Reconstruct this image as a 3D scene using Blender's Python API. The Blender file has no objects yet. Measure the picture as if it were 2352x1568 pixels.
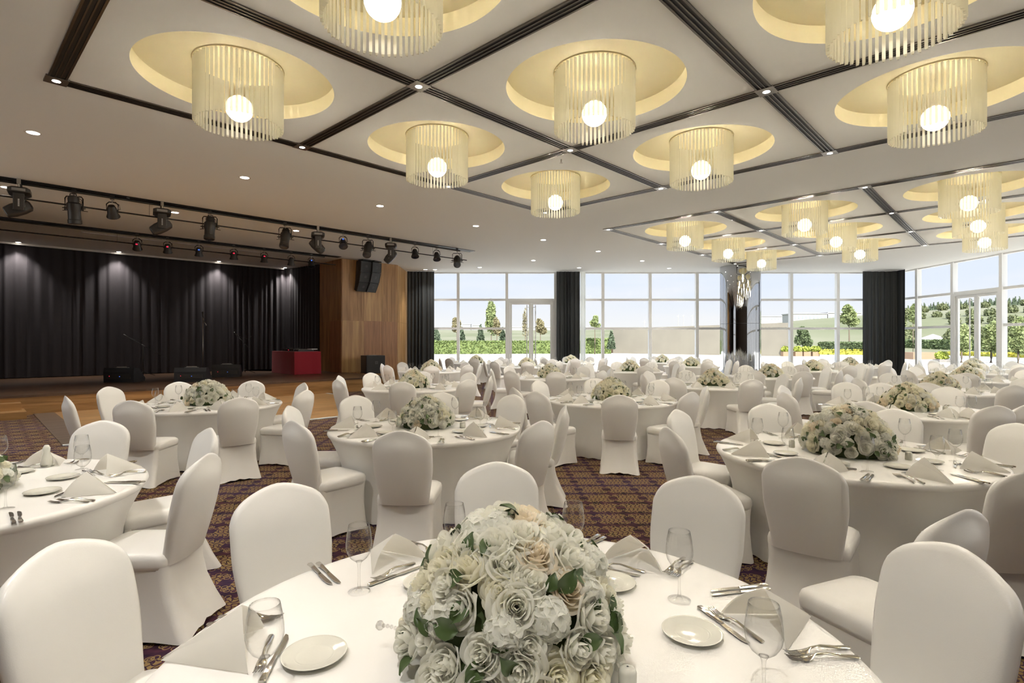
import bpy, bmesh, math, random
from mathutils import Vector, Matrix, geometry, noise
R = random.Random(7)
PI = math.pi
S2 = math.sqrt(2)
scn = bpy.context.scene
COL = scn.collection

# ---------------------------------------------------------------- camera
FPX, CX, CY, CAMH = 1254.0, 1176.0, 784.0, 1.62
CEIL = 4.75
cam_d = bpy.data.cameras.new('camera')
cam_d.sensor_width = 36.0
cam_d.lens = 36.0 * FPX / 2352.0
cam_d.clip_start, cam_d.clip_end = 0.05, 2500
cam = bpy.data.objects.new('camera', cam_d)
COL.objects.link(cam)
cam.location = (0, 0, CAMH)
cam.rotation_euler = (PI / 2, 0, 0)
scn.camera = cam

# ---------------------------------------------------------------- exposure
scn.view_settings.view_transform = 'Standard'
scn.view_settings.look = 'None'
scn.view_settings.gamma = 1.0
scn.view_settings.use_curve_mapping = False
scn.view_settings.exposure = 0.67
cy = scn.cycles
cy.max_bounces = 7
cy.diffuse_bounces = 5
cy.glossy_bounces = 4
cy.transmission_bounces = 6
cy.transparent_max_bounces = 16
cy.use_adaptive_sampling = True
cy.adaptive_threshold = 0.19
cy.adaptive_min_samples = 22
cy.sample_clamp_indirect = 3.0
cy.blur_glossy = 0.6
cy.caustics_reflective = False
cy.caustics_refractive = False
cy.use_denoising = True
try:
    cy.denoiser = 'OPENIMAGEDENOISE'
except Exception:
    pass

# ---------------------------------------------------------------- sky
world = bpy.data.worlds.new('sky')
scn.world = world
world.use_nodes = True
wn, wl = world.node_tree.nodes, world.node_tree.links
wn.clear()
w_out = wn.new('ShaderNodeOutputWorld')
w_bg = wn.new('ShaderNodeBackground')
w_bg.inputs['Strength'].default_value = 0.94
w_tc = wn.new('ShaderNodeTexCoord')
w_sep = wn.new('ShaderNodeSeparateXYZ')
wl.new(w_tc.outputs['Generated'], w_sep.inputs[0])
w_ramp = wn.new('ShaderNodeValToRGB')
cr = w_ramp.color_ramp
cr.elements[0].position = 0.0
cr.elements[0].color = (0.66, 0.66, 0.65, 1)
cr.elements[1].position = 1.0
cr.elements[1].color = (1.05, 1.2, 1.45, 1)
for p_, c_ in ((0.035, (0.63, 0.64, 0.66, 1)), (0.09, (0.55, 0.60, 0.69, 1)), (0.17, (0.53, 0.59, 0.70, 1)), (0.32, (0.95, 1.05, 1.2, 1))):
    e_ = cr.elements.new(p_)
    e_.color = c_
wl.new(w_sep.outputs['Z'], w_ramp.inputs[0])
w_map = wn.new('ShaderNodeMapping')
w_map.inputs['Scale'].default_value = (2.2, 2.2, 14)
wl.new(w_tc.outputs['Generated'], w_map.inputs[0])
w_noi = wn.new('ShaderNodeTexNoise')
w_noi.inputs['Scale'].default_value = 2.0
w_noi.inputs['Detail'].default_value = 5
wl.new(w_map.outputs[0], w_noi.inputs['Vector'])
w_r2 = wn.new('ShaderNodeValToRGB')
w_r2.color_ramp.elements[0].position = 0.5
w_r2.color_ramp.elements[0].color = (0, 0, 0, 1)
w_r2.color_ramp.elements[1].position = 0.8
w_r2.color_ramp.elements[1].color = (0.6, 0.6, 0.6, 1)
wl.new(w_noi.outputs['Fac'], w_r2.inputs[0])
w_mix = wn.new('ShaderNodeMixRGB')
w_mix.inputs[2].default_value = (0.66, 0.655, 0.66, 1)
wl.new(w_r2.outputs[0], w_mix.inputs[0])
wl.new(w_ramp.outputs[0], w_mix.inputs[1])
wl.new(w_mix.outputs[0], w_bg.inputs['Color'])
wl.new(w_bg.outputs[0], w_out.inputs[0])

# ---------------------------------------------------------------- sun (behind the building)
sun_d = bpy.data.lights.new('sun', 'SUN')
sun_d.energy = 6.0
sun_d.angle = math.radians(1.0)
sun_d.color = (1.0, 0.95, 0.86)
sun = bpy.data.objects.new('sun', sun_d)
COL.objects.link(sun)
sun.rotation_euler = (math.radians(48), 0, 0)

# daylight portals that guide sky sampling through the two glass walls
def portal(name, loc, rot, sx, sy):
    d = bpy.data.lights.new(name, 'AREA')
    d.shape = 'RECTANGLE'
    d.size, d.size_y = sx, sy
    d.cycles.is_portal = True
    o = bpy.data.objects.new(name, d)
    COL.objects.link(o)
    o.location = loc
    o.rotation_euler = rot
portal('portal_window_wall', (6.5, 24.95, 2.4), (-PI / 2, 0, 0), 23, 4.7)
portal('portal_left_wall', (-13.2, 5.9, 2.4), (PI / 2, 0, -PI / 2), 7.6, 4.7)
portal('portal_garden_wall', (17.65, 10.0, 2.4), (PI / 2, 0, PI / 2), 30, 4.7)

LAMP_W = 740.0          # each globe lamp, watts
LAMP_COL = (1.0, 0.91, 0.77)
SPOT_W = 235.0           # recessed downlights, watts
SPOT_COL = (1.0, 0.95, 0.88)

# ---------------------------------------------------------------- material helpers
def new_mat(name):
    m = bpy.data.materials.new(name)
    m.use_nodes = True
    n = m.node_tree.nodes
    n.clear()
    out = n.new('ShaderNodeOutputMaterial')
    return m, n, m.node_tree.links, out

def pmat(name, col, rough=0.5, metal=0.0, spec=0.5, bump=None, var=None, coat=0.0, sheen=0.0, sub=0.0):
    m, n, l, out = new_mat(name)
    b = n.new('ShaderNodeBsdfPrincipled')
    b.inputs['Base Color'].default_value = (*col, 1)
    b.inputs['Roughness'].default_value = rough
    b.inputs['Metallic'].default_value = metal
    b.inputs['Specular IOR Level'].default_value = spec
    if coat:
        b.inputs['Coat Weight'].default_value = coat
    if sheen:
        b.inputs['Sheen Weight'].default_value = sheen
    if sub:
        b.inputs['Subsurface Weight'].default_value = sub
        b.inputs['Subsurface Radius'].default_value = (0.02, 0.015, 0.01)
    l.new(b.outputs[0], out.inputs[0])
    if bump or var:
        tc = n.new('ShaderNodeTexCoord')
    if bump:
        sc, st = bump
        t = n.new('ShaderNodeTexNoise')
        t.inputs['Scale'].default_value = sc
        t.inputs['Detail'].default_value = 3
        l.new(tc.outputs['Object'], t.inputs['Vector'])
        bp = n.new('ShaderNodeBump')
        bp.inputs['Strength'].default_value = st
        bp.inputs['Distance'].default_value = 0.01
        l.new(t.outputs['Fac'], bp.inputs['Height'])
        l.new(bp.outputs[0], b.inputs['Normal'])
    if var:
        sc, c2 = var
        t = n.new('ShaderNodeTexNoise')
        t.inputs['Scale'].default_value = sc
        t.inputs['Detail'].default_value = 4
        l.new(tc.outputs['Object'], t.inputs['Vector'])
        rp = n.new('ShaderNodeValToRGB')
        rp.color_ramp.elements[0].position = 0.35
        rp.color_ramp.elements[0].color = (*col, 1)
        rp.color_ramp.elements[1].position = 0.65
        rp.color_ramp.elements[1].color = (*c2, 1)
        l.new(t.outputs['Fac'], rp.inputs[0])
        l.new(rp.outputs[0], b.inputs['Base Color'])
    return m

def emat(name, col, strength):
    m, n, l, out = new_mat(name)
    e = n.new('ShaderNodeEmission')
    e.inputs[0].default_value = (*col, 1)
    e.inputs[1].default_value = strength
    l.new(e.outputs[0], out.inputs[0])
    m.cycles.emission_sampling = 'NONE'     # the lamp objects beside each lens carry its light
    return m

def facing_fac(n, l, base, amp, power):
    """Reflectance by viewing angle, the same from both sides of a thin pane."""
    lw = n.new('ShaderNodeLayerWeight')
    lw.inputs['Blend'].default_value = 0.5
    p = n.new('ShaderNodeMath')
    p.operation = 'POWER'
    p.inputs[1].default_value = power
    l.new(lw.outputs['Facing'], p.inputs[0])
    k = n.new('ShaderNodeMath')
    k.operation = 'MULTIPLY_ADD'
    k.use_clamp = True
    k.inputs[1].default_value = amp
    k.inputs[2].default_value = base
    l.new(p.outputs[0], k.inputs[0])
    return k.outputs[0]

def thin_glass(name, tint=(1, 1, 1), base=0.03, amp=0.6, power=4.0, rough=0.0, edge=None):
    m, n, l, out = new_mat(name)
    t = n.new('ShaderNodeBsdfTransparent')
    t.inputs[0].default_value = (*tint, 1)
    if edge:
        ec = n.new('ShaderNodeMixRGB')
        ec.inputs[1].default_value = (*tint, 1)
        ec.inputs[2].default_value = (*edge, 1)
        l.new(facing_fac(n, l, 0.0, 1.0, 3.0), ec.inputs[0])
        l.new(ec.outputs[0], t.inputs[0])
    g = n.new('ShaderNodeBsdfGlossy')
    g.inputs['Roughness'].default_value = rough
    mx = n.new('ShaderNodeMixShader')
    l.new(facing_fac(n, l, base, amp, power), mx.inputs[0])
    l.new(t.outputs[0], mx.inputs[1])
    l.new(g.outputs[0], mx.inputs[2])
    l.new(mx.outputs[0], out.inputs[0])
    return m

def wood(name, c1, c2, scale, rough=0.35, plank=None, axis='Z', seam=None, rot=0.0, coat=0.0):
    """Wood: stretched noise grain; plank=(length,width) adds boards laid along local X."""
    m, n, l, out = new_mat(name)
    b = n.new('ShaderNodeBsdfPrincipled')
    b.inputs['Roughness'].default_value = rough
    if coat:
        b.inputs['Coat Weight'].default_value = coat
    l.new(b.outputs[0], out.inputs[0])
    tc = n.new('ShaderNodeTexCoord')
    r0 = n.new('ShaderNodeMapping')
    r0.inputs['Rotation'].default_value = (0, 0, rot)
    l.new(tc.outputs['Object'], r0.inputs[0])
    mp = n.new('ShaderNodeMapping')
    sc = {'Z': (scale * 9, scale * 9, scale * 0.7), 'X': (scale * 0.7, scale * 9, scale * 9)}[axis]
    mp.inputs['Scale'].default_value = sc
    l.new(r0.outputs[0], mp.inputs[0])
    t = n.new('ShaderNodeTexNoise')
    t.inputs['Scale'].default_value = 1.0
    t.inputs['Detail'].default_value = 6
    t.inputs['Distortion'].default_value = 0.6
    l.new(mp.outputs[0], t.inputs['Vector'])
    rp = n.new('ShaderNodeValToRGB')
    rp.color_ramp.elements[0].position = 0.33
    rp.color_ramp.elements[0].color = (*c1, 1)
    rp.color_ramp.elements[1].position = 0.68
    rp.color_ramp.elements[1].color = (*c2, 1)
    l.new(t.outputs['Fac'], rp.inputs[0])
    last = rp.outputs[0]
    if plank:
        br = n.new('ShaderNodeTexBrick')
        br.inputs['Color1'].default_value = (0.75, 0.75, 0.75, 1)
        br.inputs['Color2'].default_value = (1.12, 1.1, 1.05, 1)
        br.inputs['Mortar'].default_value = (0.45, 0.42, 0.4, 1)
        br.inputs['Scale'].default_value = 1.0
        br.inputs['Mortar Size'].default_value = 0.004
        br.inputs['Brick Width'].default_value = plank[0]
        br.inputs['Row Height'].default_value = plank[1]
        l.new(r0.outputs[0], br.inputs['Vector'])
        mm = n.new('ShaderNodeMixRGB')
        mm.blend_type = 'MULTIPLY'
        mm.inputs[0].default_value = 1.0
        l.new(last, mm.inputs[1])
        l.new(br.outputs[0], mm.inputs[2])
        last = mm.outputs[0]
    l.new(last, b.inputs['Base Color'])
    return m

# ---------------------------------------------------------------- materials
M = {}
M['cloth'] = pmat('white_satin_cloth', (0.88, 0.87, 0.84), 0.32, bump=(260, 0.04), sheen=0.15)
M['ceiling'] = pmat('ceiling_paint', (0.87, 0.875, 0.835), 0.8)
M['coffer'] = pmat('coffer_lampglow_tint', (0.88, 0.79, 0.51), 0.7)  # yellow of the warm lamp glow put into the colour of white coffers
M['slot'] = pmat('diffuser_dark', (0.012, 0.011, 0.010), 0.5)
M['bar'] = pmat('diffuser_bronze', (0.16, 0.145, 0.125), 0.28, metal=1.0)
M['node'] = pmat('diffuser_plate', (0.30, 0.28, 0.25), 0.3, metal=0.9)
M['wall_pale'] = pmat('cream_wall', (0.74, 0.70, 0.63), 0.8)
M['wall_dark'] = wood('dark_wood_wall', (0.035, 0.022, 0.014), (0.07, 0.042, 0.025), 1.0, 0.5)
M['walnut'] = wood('walnut_panel', (0.26, 0.125, 0.042), (0.50, 0.28, 0.11), 0.9, 0.38)
M['walnut2'] = wood('walnut_panel_pale', (0.36, 0.19, 0.07), (0.60, 0.37, 0.16), 0.8, 0.38)
M['walnut3'] = wood('walnut_panel_red', (0.28, 0.125, 0.052), (0.47, 0.24, 0.105), 1.1, 0.38)
M['stage'] = wood('stage_boards', (0.07, 0.038, 0.022), (0.14, 0.078, 0.044), 1.2, 0.33, plank=(2.2, 0.14), axis='X')
M['riser'] = wood('riser_wood', (0.22, 0.11, 0.035), (0.46, 0.26, 0.10), 0.9, 0.35, axis='X')
M['parquet'] = wood('parquet_boards', (0.32, 0.175, 0.07), (0.54, 0.335, 0.15), 1.1, 0.30, plank=(1.6, 0.11), axis='X')
M['strip'] = wood('floor_strip', (0.10, 0.07, 0.05), (0.17, 0.125, 0.095), 1.0, 0.4, axis='X')
M['drape'] = pmat('black_velvet', (0.017, 0.0125, 0.0165), 0.72, bump=(30, 0.15), sheen=0.10)
M['curtain'] = pmat('blackout_cloth', (0.020, 0.023, 0.024), 0.62, bump=(120, 0.05))
M['red'] = pmat('red_velvet', (0.33, 0.008, 0.022), 0.8, bump=(40, 0.3), sheen=0.2)
M['mullion'] = pmat('white_aluminium', (0.88, 0.89, 0.88), 0.4)
M['pane'] = thin_glass('window_glass', (0.985, 0.992, 0.988), 0.006, 0.25, 5.0)
M['chrome'] = pmat('polished_steel', (0.72, 0.70, 0.66), 0.14, metal=1.0)
M['mirror'] = pmat('tinted_mirror', (0.50, 0.51, 0.53), 0.03, metal=1.0)
M['seam'] = pmat('dark_seam', (0.05, 0.05, 0.055), 0.4)
M['porcelain'] = pmat('porcelain', (0.72, 0.715, 0.64), 0.12, coat=0.4)
M['blackp'] = pmat('black_plastic', (0.024, 0.024, 0.026), 0.42)
M['blackm'] = pmat('black_metal', (0.03, 0.028, 0.026), 0.38, metal=0.4)
M['grille'] = pmat('speaker_grille', (0.028, 0.029, 0.031), 0.55, bump=(400, 0.4))
M['grey_mark'] = pmat('grey_marking', (0.28, 0.27, 0.25), 0.5)
M['lens'] = pmat('dark_lens', (0.03, 0.035, 0.05), 0.05, coat=0.6)
M['fixture'] = pmat('fixture_body', (0.045, 0.041, 0.037), 0.38, metal=0.2)
M['clamp'] = pmat('clamp_metal', (0.5, 0.48, 0.44), 0.3, metal=1.0)
M['emblem'] = pmat('dim_emblem', (0.10, 0.10, 0.10), 0.5)
M['white_mark'] = pmat('white_marking', (0.75, 0.75, 0.72), 0.5)
M['paper'] = pmat('white_paper', (0.8, 0.8, 0.82), 0.6)
M['led_red'] = emat('red_led', (1, 0.03, 0.08), 0.9)
M['led_blue'] = emat('blue_led', (0.1, 0.25, 1.0), 0.6)
M['globe'] = emat('globe_light', (1.0, 0.93, 0.78), 5.0)
M['down'] = emat('downlight_lens', (1, 0.93, 0.82), 14)
M['white_trim'] = pmat('white_trim', (0.8, 0.78, 0.74), 0.5)
M['cord'] = pmat('white_cord', (0.7, 0.66, 0.55), 0.6)
def petal_mat(name, col):
    m, n, l, out = new_mat(name)
    d = n.new('ShaderNodeBsdfDiffuse')
    d.inputs[0].default_value = (*col, 1)
    t = n.new('ShaderNodeBsdfTranslucent')
    t.inputs[0].default_value = (min(1, col[0] * 1.05), min(1, col[1] * 1.03), col[2], 1)
    x = n.new('ShaderNodeMixShader')
    x.inputs[0].default_value = 0.56
    l.new(d.outputs[0], x.inputs[1])
    l.new(t.outputs[0], x.inputs[2])
    l.new(x.outputs[0], out.inputs[0])
    return m
M['rose_white'] = petal_mat('rose_white', (0.99, 0.975, 0.91))
M['rose_cream'] = petal_mat('rose_cream', (0.985, 0.95, 0.82))
M['rose_peach'] = petal_mat('rose_peach', (0.96, 0.88, 0.74))
M['hydrangea'] = petal_mat('hydrangea', (0.99, 0.985, 0.93))
M['leaf'] = pmat('rose_leaf', (0.06, 0.10, 0.028), 0.45)
M['foam'] = pmat('dark_stems', (0.05, 0.075, 0.02), 0.8)
M['linen'] = petal_mat('white_linen', (0.95, 0.945, 0.92))
M['bead'] = thin_glass('crystal_bead', (0.95, 0.95, 0.95), 0.15, 0.6, 2.0, 0.05)
M['glass'] = thin_glass('wine_glass', (0.992, 0.992, 0.99), 0.035, 0.75, 2.8, 0.0, (0.72, 0.72, 0.71))

def sheer_mat():
    m, n, l, out = new_mat('sheer_voile')
    t = n.new('ShaderNodeBsdfTranslucent')
    t.inputs[0].default_value = (0.9, 0.92, 0.88, 1)
    d = n.new('ShaderNodeBsdfDiffuse')
    d.inputs[0].default_value = (0.85, 0.86, 0.82, 1)
    a = n.new('ShaderNodeMixShader')
    a.inputs[0].default_value = 0.5
    l.new(t.outputs[0], a.inputs[1])
    l.new(d.outputs[0], a.inputs[2])
    tr = n.new('ShaderNodeBsdfTransparent')
    b = n.new('ShaderNodeMixShader')
    b.inputs[0].default_value = 0.75
    l.new(tr.outputs[0], b.inputs[1])
    l.new(a.outputs[0], b.inputs[2])
    l.new(b.outputs[0], out.inputs[0])
    return m
M['sheer'] = sheer_mat()

def rod_mat():
    m, n, l, out = new_mat('glass_rod')
    tr = n.new('ShaderNodeBsdfTransparent')
    tr.inputs[0].default_value = (0.99, 0.965, 0.86, 1)
    tl = n.new('ShaderNodeBsdfTranslucent')
    tl.inputs[0].default_value = (0.98, 0.96, 0.86, 1)
    df = n.new('ShaderNodeBsdfDiffuse')
    df.inputs[0].default_value = (0.94, 0.92, 0.80, 1)
    gl = n.new('ShaderNodeBsdfGlossy')
    gl.inputs['Roughness'].default_value = 0.12
    gl.inputs[0].default_value = (1, 0.97, 0.85, 1)
    a = n.new('ShaderNodeMixShader')
    a.inputs[0].default_value = 0.4
    l.new(tl.outputs[0], a.inputs[1])
    l.new(df.outputs[0], a.inputs[2])
    b = n.new('ShaderNodeMixShader')
    b.inputs[0].default_value = 0.64
    l.new(tr.outputs[0], b.inputs[1])
    l.new(a.outputs[0], b.inputs[2])
    c = n.new('ShaderNodeMixShader')
    l.new(facing_fac(n, l, 0.06, 0.5, 3.0), c.inputs[0])
    l.new(b.outputs[0], c.inputs[1])
    l.new(gl.outputs[0], c.inputs[2])
    l.new(c.outputs[0], out.inputs[0])
    return m
M['rod'] = rod_mat()

def carpet_mat():
    m, n, l, out = new_mat('patterned_carpet')
    b = n.new('ShaderNodeBsdfPrincipled')
    b.inputs['Roughness'].default_value = 0.9
    b.inputs['Specular IOR Level'].default_value = 0.15
    l.new(b.outputs[0], out.inputs[0])
    def MT(op, a, c=None, d=None, clamp=False):
        k = n.new('ShaderNodeMath')
        k.operation = op
        k.use_clamp = clamp
        for i, v in enumerate((a, c, d)):
            if v is None:
                continue
            if isinstance(v, (int, float)):
                k.inputs[i].default_value = v
            else:
                l.new(v, k.inputs[i])
        return k.outputs[0]
    tc = n.new('ShaderNodeTexCoord')
    sp = n.new('ShaderNodeSeparateXYZ')
    l.new(tc.outputs['Object'], sp.inputs[0])
    # repeat cell 0.305 x 0.33 m, centred on each medallion
    x = MT('DIVIDE', MT('SUBTRACT', sp.outputs[0], MT('MULTIPLY_ADD', sp.outputs[1], -0.04, 1.12)), 0.305)
    y = MT('DIVIDE', MT('SUBTRACT', sp.outputs[1], 5.32), 0.33)
    u = MT('SUBTRACT', MT('FRACT', MT('ADD', x, 100.5)), 0.5)
    v = MT('SUBTRACT', MT('FRACT', MT('ADD', y, 100.5)), 0.5)
    au, av = MT('ABSOLUTE', u), MT('ABSOLUTE', v)
    # filled gold core, broken by interlaced dark lines
    core = MT('MULTIPLY', MT('LESS_THAN', au, 0.35), MT('LESS_THAN', av, 0.34))
    notch = MT('MULTIPLY', MT('GREATER_THAN', au, 0.25), MT('GREATER_THAN', av, 0.22))
    core = MT('MULTIPLY', core, MT('SUBTRACT', 1.0, notch))
    uu, vv = MT('MULTIPLY', u, 1.0), MT('MULTIPLY', v, 1.0)
    wv = MT('MULTIPLY', MT('SINE', MT('MULTIPLY', v, 21.0)), 0.035)
    l1 = MT('LESS_THAN', MT('PINGPONG', MT('ADD', uu, MT('ADD', wv, 0.0)), 0.068), 0.015)
    wu = MT('MULTIPLY', MT('SINE', MT('MULTIPLY', u, 24.0)), 0.045)
    l2 = MT('LESS_THAN', MT('PINGPONG', MT('ADD', vv, MT('ADD', wu, 0.05)), 0.062), 0.016)
    lines = MT('MAXIMUM', l1, l2)
    gold = MT('MULTIPLY', core, MT('SUBTRACT', 1.0, lines))
    # scrolled outline: rings at corners and along the sides
    def ring(px, py, r, w):
        dx, dy = MT('SUBTRACT', au, px), MT('SUBTRACT', av, py)
        d = MT('SQRT', MT('ADD', MT('MULTIPLY', dx, dx), MT('MULTIPLY', dy, dy)))
        return MT('LESS_THAN', MT('ABSOLUTE', MT('SUBTRACT', d, r)), w)
    for a in ((0.37, 0.31, 0.07, 0.011), (0.29, 0.36, 0.06, 0.011), (0.42, 0.21, 0.06, 0.011), (0.13, 0.385, 0.055, 0.010), (0.37, 0.31, 0.03, 0.010)):
        gold = MT('MAXIMUM', gold, MT('MULTIPLY', ring(*a), MT('SUBTRACT', 1.0, core)))
    nz = n.new('ShaderNodeTexNoise')
    nz.inputs['Scale'].default_value = 9
    nz.inputs['Detail'].default_value = 4
    mp = n.new('ShaderNodeMapping')
    mp.inputs['Scale'].default_value = (1, 2.2, 1)
    l.new(tc.outputs['Object'], mp.inputs[0])
    l.new(mp.outputs[0], nz.inputs['Vector'])
    rp = n.new('ShaderNodeValToRGB')
    e = rp.color_ramp.elements
    e[0].position, e[0].color = 0.36, (0.008, 0.005, 0.008, 1)
    e[1].position, e[1].color = 0.66, (0.075, 0.022, 0.036, 1)
    l.new(nz.outputs['Fac'], rp.inputs[0])
    n2 = n.new('ShaderNodeTexNoise')
    n2.inputs['Scale'].default_value = 1.4
    l.new(tc.outputs['Object'], n2.inputs['Vector'])
    # field turns more purple in broad patches
    mx0 = n.new('ShaderNodeMixRGB')
    mx0.inputs[2].default_value = (0.045, 0.026, 0.075, 1)
    r3 = n.new('ShaderNodeValToRGB')
    r3.color_ramp.elements[0].position = 0.42
    r3.color_ramp.elements[0].color = (0, 0, 0, 1)
    r3.color_ramp.elements[1].position = 0.62
    r3.color_ramp.elements[1].color = (0.6, 0.6, 0.6, 1)
    l.new(n2.outputs['Fac'], r3.inputs[0])
    l.new(r3.outputs[0], mx0.inputs[0])
    l.new(rp.outputs[0], mx0.inputs[1])
    gc = n.new('ShaderNodeMixRGB')
    gc.inputs[1].default_value = (0.29, 0.205, 0.08, 1)
    gc.inputs[2].default_value = (0.19, 0.12, 0.06, 1)
    l.new(nz.outputs['Fac'], gc.inputs[0])
    mx = n.new('ShaderNodeMixRGB')
    l.new(gold, mx.inputs[0])
    l.new(mx0.outputs[0], mx.inputs[1])
    l.new(gc.outputs[0], mx.inputs[2])
    l.new(mx.outputs[0], b.inputs['Base Color'])
    return m
M['carpet'] = carpet_mat()

# outdoors
M['terrace'] = pmat('terrace_stone', (0.62, 0.58, 0.53), 0.8, var=(0.15, (0.72, 0.69, 0.64)))
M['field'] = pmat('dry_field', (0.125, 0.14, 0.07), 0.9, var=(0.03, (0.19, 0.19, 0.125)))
M['tanwall'] = pmat('sand_render', (0.215, 0.20, 0.165), 0.85, var=(0.5, (0.195, 0.18, 0.15)))
M['curb'] = pmat('pale_kerb', (0.62, 0.66, 0.66), 0.7)
M['planter'] = pmat('planter_wood', (0.30, 0.20, 0.13), 0.7)
M['planter_g'] = pmat('planter_grey', (0.25, 0.24, 0.23), 0.7)
M['hedge'] = pmat('hedge_green', (0.115, 0.165, 0.05), 0.7, var=(3, (0.165, 0.215, 0.065)))
M['hedge_d'] = pmat('hedge_dark', (0.085, 0.12, 0.055), 0.7, var=(3, (0.12, 0.165, 0.07)))
M['conifer'] = pmat('conifer_green', (0.07, 0.10, 0.06), 0.75, var=(3, (0.10, 0.135, 0.08)))
M['tree_g'] = pmat('tree_green', (0.19, 0.245, 0.10), 0.7, var=(2, (0.26, 0.30, 0.13)))
M['tree_b'] = pmat('tree_olive_brown', (0.20, 0.18, 0.10), 0.7, var=(2, (0.26, 0.23, 0.12)))
M['hillside'] = pmat('hillside_green', (0.135, 0.16, 0.075), 0.75, var=(0.2, (0.18, 0.20, 0.095)))
M['box_g'] = pmat('box_ball_grey_green', (0.20, 0.26, 0.17), 0.75, var=(4, (0.28, 0.34, 0.22)))
M['lime'] = pmat('lime_shrub', (0.26, 0.32, 0.045), 0.7, var=(4, (0.33, 0.38, 0.07)))
M['yellow'] = pmat('yellow_flowers', (0.42, 0.36, 0.04), 0.7, var=(4, (0.28, 0.31, 0.045)))
M['trunk'] = pmat('bark', (0.14, 0.11, 0.08), 0.9)
M['bld'] = pmat('pale_building', (0.42, 0.42, 0.42), 0.8)
M['bld_w'] = pmat('building_window', (0.30, 0.33, 0.36), 0.4)
M['roof'] = pmat('clay_roof', (0.42, 0.22, 0.15), 0.8)
M['tent'] = pmat('white_canvas', (0.8, 0.78, 0.76), 0.7)

# ---------------------------------------------------------------- object helpers
def link(name, me, parent=None, loc=(0, 0, 0), rot=(0, 0, 0)):
    o = bpy.data.objects.new(name, me)
    COL.objects.link(o)
    o.location = loc
    o.rotation_euler = rot
    if parent is not None:
        o.parent = parent
    return o

def tag(o, label, cat, group=None, kind=None):
    if label:
        o['label'] = label
    if cat:
        o['category'] = cat
    if group:
        o['group'] = group
    if kind:
        o['kind'] = kind
    return o

def thing(name, label, cat, loc=(0, 0, 0), rz=0.0, group=None):
    o = bpy.data.objects.new(name, None)
    COL.objects.link(o)
    o.empty_display_size = 0.1
    o.location = loc
    o.rotation_euler = (0, 0, rz)
    return tag(o, label, cat, group)

def struct(o, label=None):
    o['kind'] = 'structure'
    if label:
        o['label'] = label
    return o

class MB:
    """Collects vertices and faces of ONE mesh."""
    def __init__(self):
        self.v, self.f = [], []
    def add(self, vs, fs, T=None):
        k = len(self.v)
        if T is not None:
            vs = [T @ Vector(p) for p in vs]
        self.v += [tuple(p) for p in vs]
        self.f += [tuple(i + k for i in f) for f in fs]
        return self
    def box(self, x0, x1, y0, y1, z0, z1, T=None):
        vs = [(x0, y0, z0), (x1, y0, z0), (x1, y1, z0), (x0, y1, z0), (x0, y0, z1), (x1, y0, z1), (x1, y1, z1), (x0, y1, z1)]
        return self.add(vs, [(0, 3, 2, 1), (4, 5, 6, 7), (0, 1, 5, 4), (1, 2, 6, 5), (2, 3, 7, 6), (3, 0, 4, 7)], T)
    def loft(self, rings, cap0=True, cap1=True, T=None):
        n = len(rings[0])
        vs = [p for r in rings for p in r]
        fs = []
        for k in range(len(rings) - 1):
            for i in range(n):
                j = (i + 1) % n
                fs.append((k * n + i, k * n + j, (k + 1) * n + j, (k + 1) * n + i))
        if cap0:
            fs.append(tuple(range(n - 1, -1, -1)))
        if cap1:
            fs.append(tuple((len(rings) - 1) * n + i for i in range(n)))
        return self.add(vs, fs, T)
    def lathe(self, prof, n=24, cap0=False, cap1=False, T=None):
        return self.loft([[(r * math.cos(2 * PI * i / n), r * math.sin(2 * PI * i / n), z) for i in range(n)] for r, z in prof], cap0, cap1, T)
    def prism(self, poly, z0, z1, T=None):
        return self.loft([[(x, y, z0) for x, y in poly], [(x, y, z1) for x, y in poly]], True, True, T)
    def tube(self, pts, r, n=8, caps=True, T=None):
        pts = [Vector(p) for p in pts]
        rings = []
        ref = Vector((0, 0, 1))
        for i, p in enumerate(pts):
            d = (pts[min(i + 1, len(pts) - 1)] - pts[max(i - 1, 0)]).normalized()
            a = d.cross(ref)
            if a.length < 1e-3:
                a = d.cross(Vector((1, 0, 0)))
            a.normalize()
            b = d.cross(a)
            rr = r[i] if isinstance(r, (list, tuple)) else r
            rings.append([p + (a * math.cos(2 * PI * k / n) + b * math.sin(2 * PI * k / n)) * rr for k in range(n)])
        return self.loft(rings, caps, caps, T)
    def grid(self, fn, nu, nv, T=None, flip=False):
        vs = [fn(i / nu, j / nv) for j in range(nv + 1) for i in range(nu + 1)]
        w = nu + 1
        fs = []
        for j in range(nv):
            for i in range(nu):
                q = (j * w + i, j * w + i + 1, (j + 1) * w + i + 1, (j + 1) * w + i)
                fs.append(q[::-1] if flip else q)
        return self.add(vs, fs, T)
    def mesh(self, name, mat, smooth=False, merge=False, angle=None):
        me = bpy.data.meshes.new(name)
        me.from_pydata(self.v, [], self.f)
        if merge:
            bm = bmesh.new()
            bm.from_mesh(me)
            bmesh.ops.remove_doubles(bm, verts=bm.verts, dist=1e-5)
            bmesh.ops.recalc_face_normals(bm, faces=bm.faces)
            bm.to_mesh(me)
            bm.free()
        me.update()
        me.materials.append(M[mat] if isinstance(mat, str) else mat)
        if smooth:
            me.shade_smooth()
            if angle:
                me.set_sharp_from_angle(angle=math.radians(angle))
        return me
    def obj(self, name, mat, parent=None, smooth=False, loc=(0, 0, 0), rot=(0, 0, 0), merge=False, angle=None):
        return link(name, self.mesh(name, mat, smooth, merge, angle), parent, loc, rot)

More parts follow.
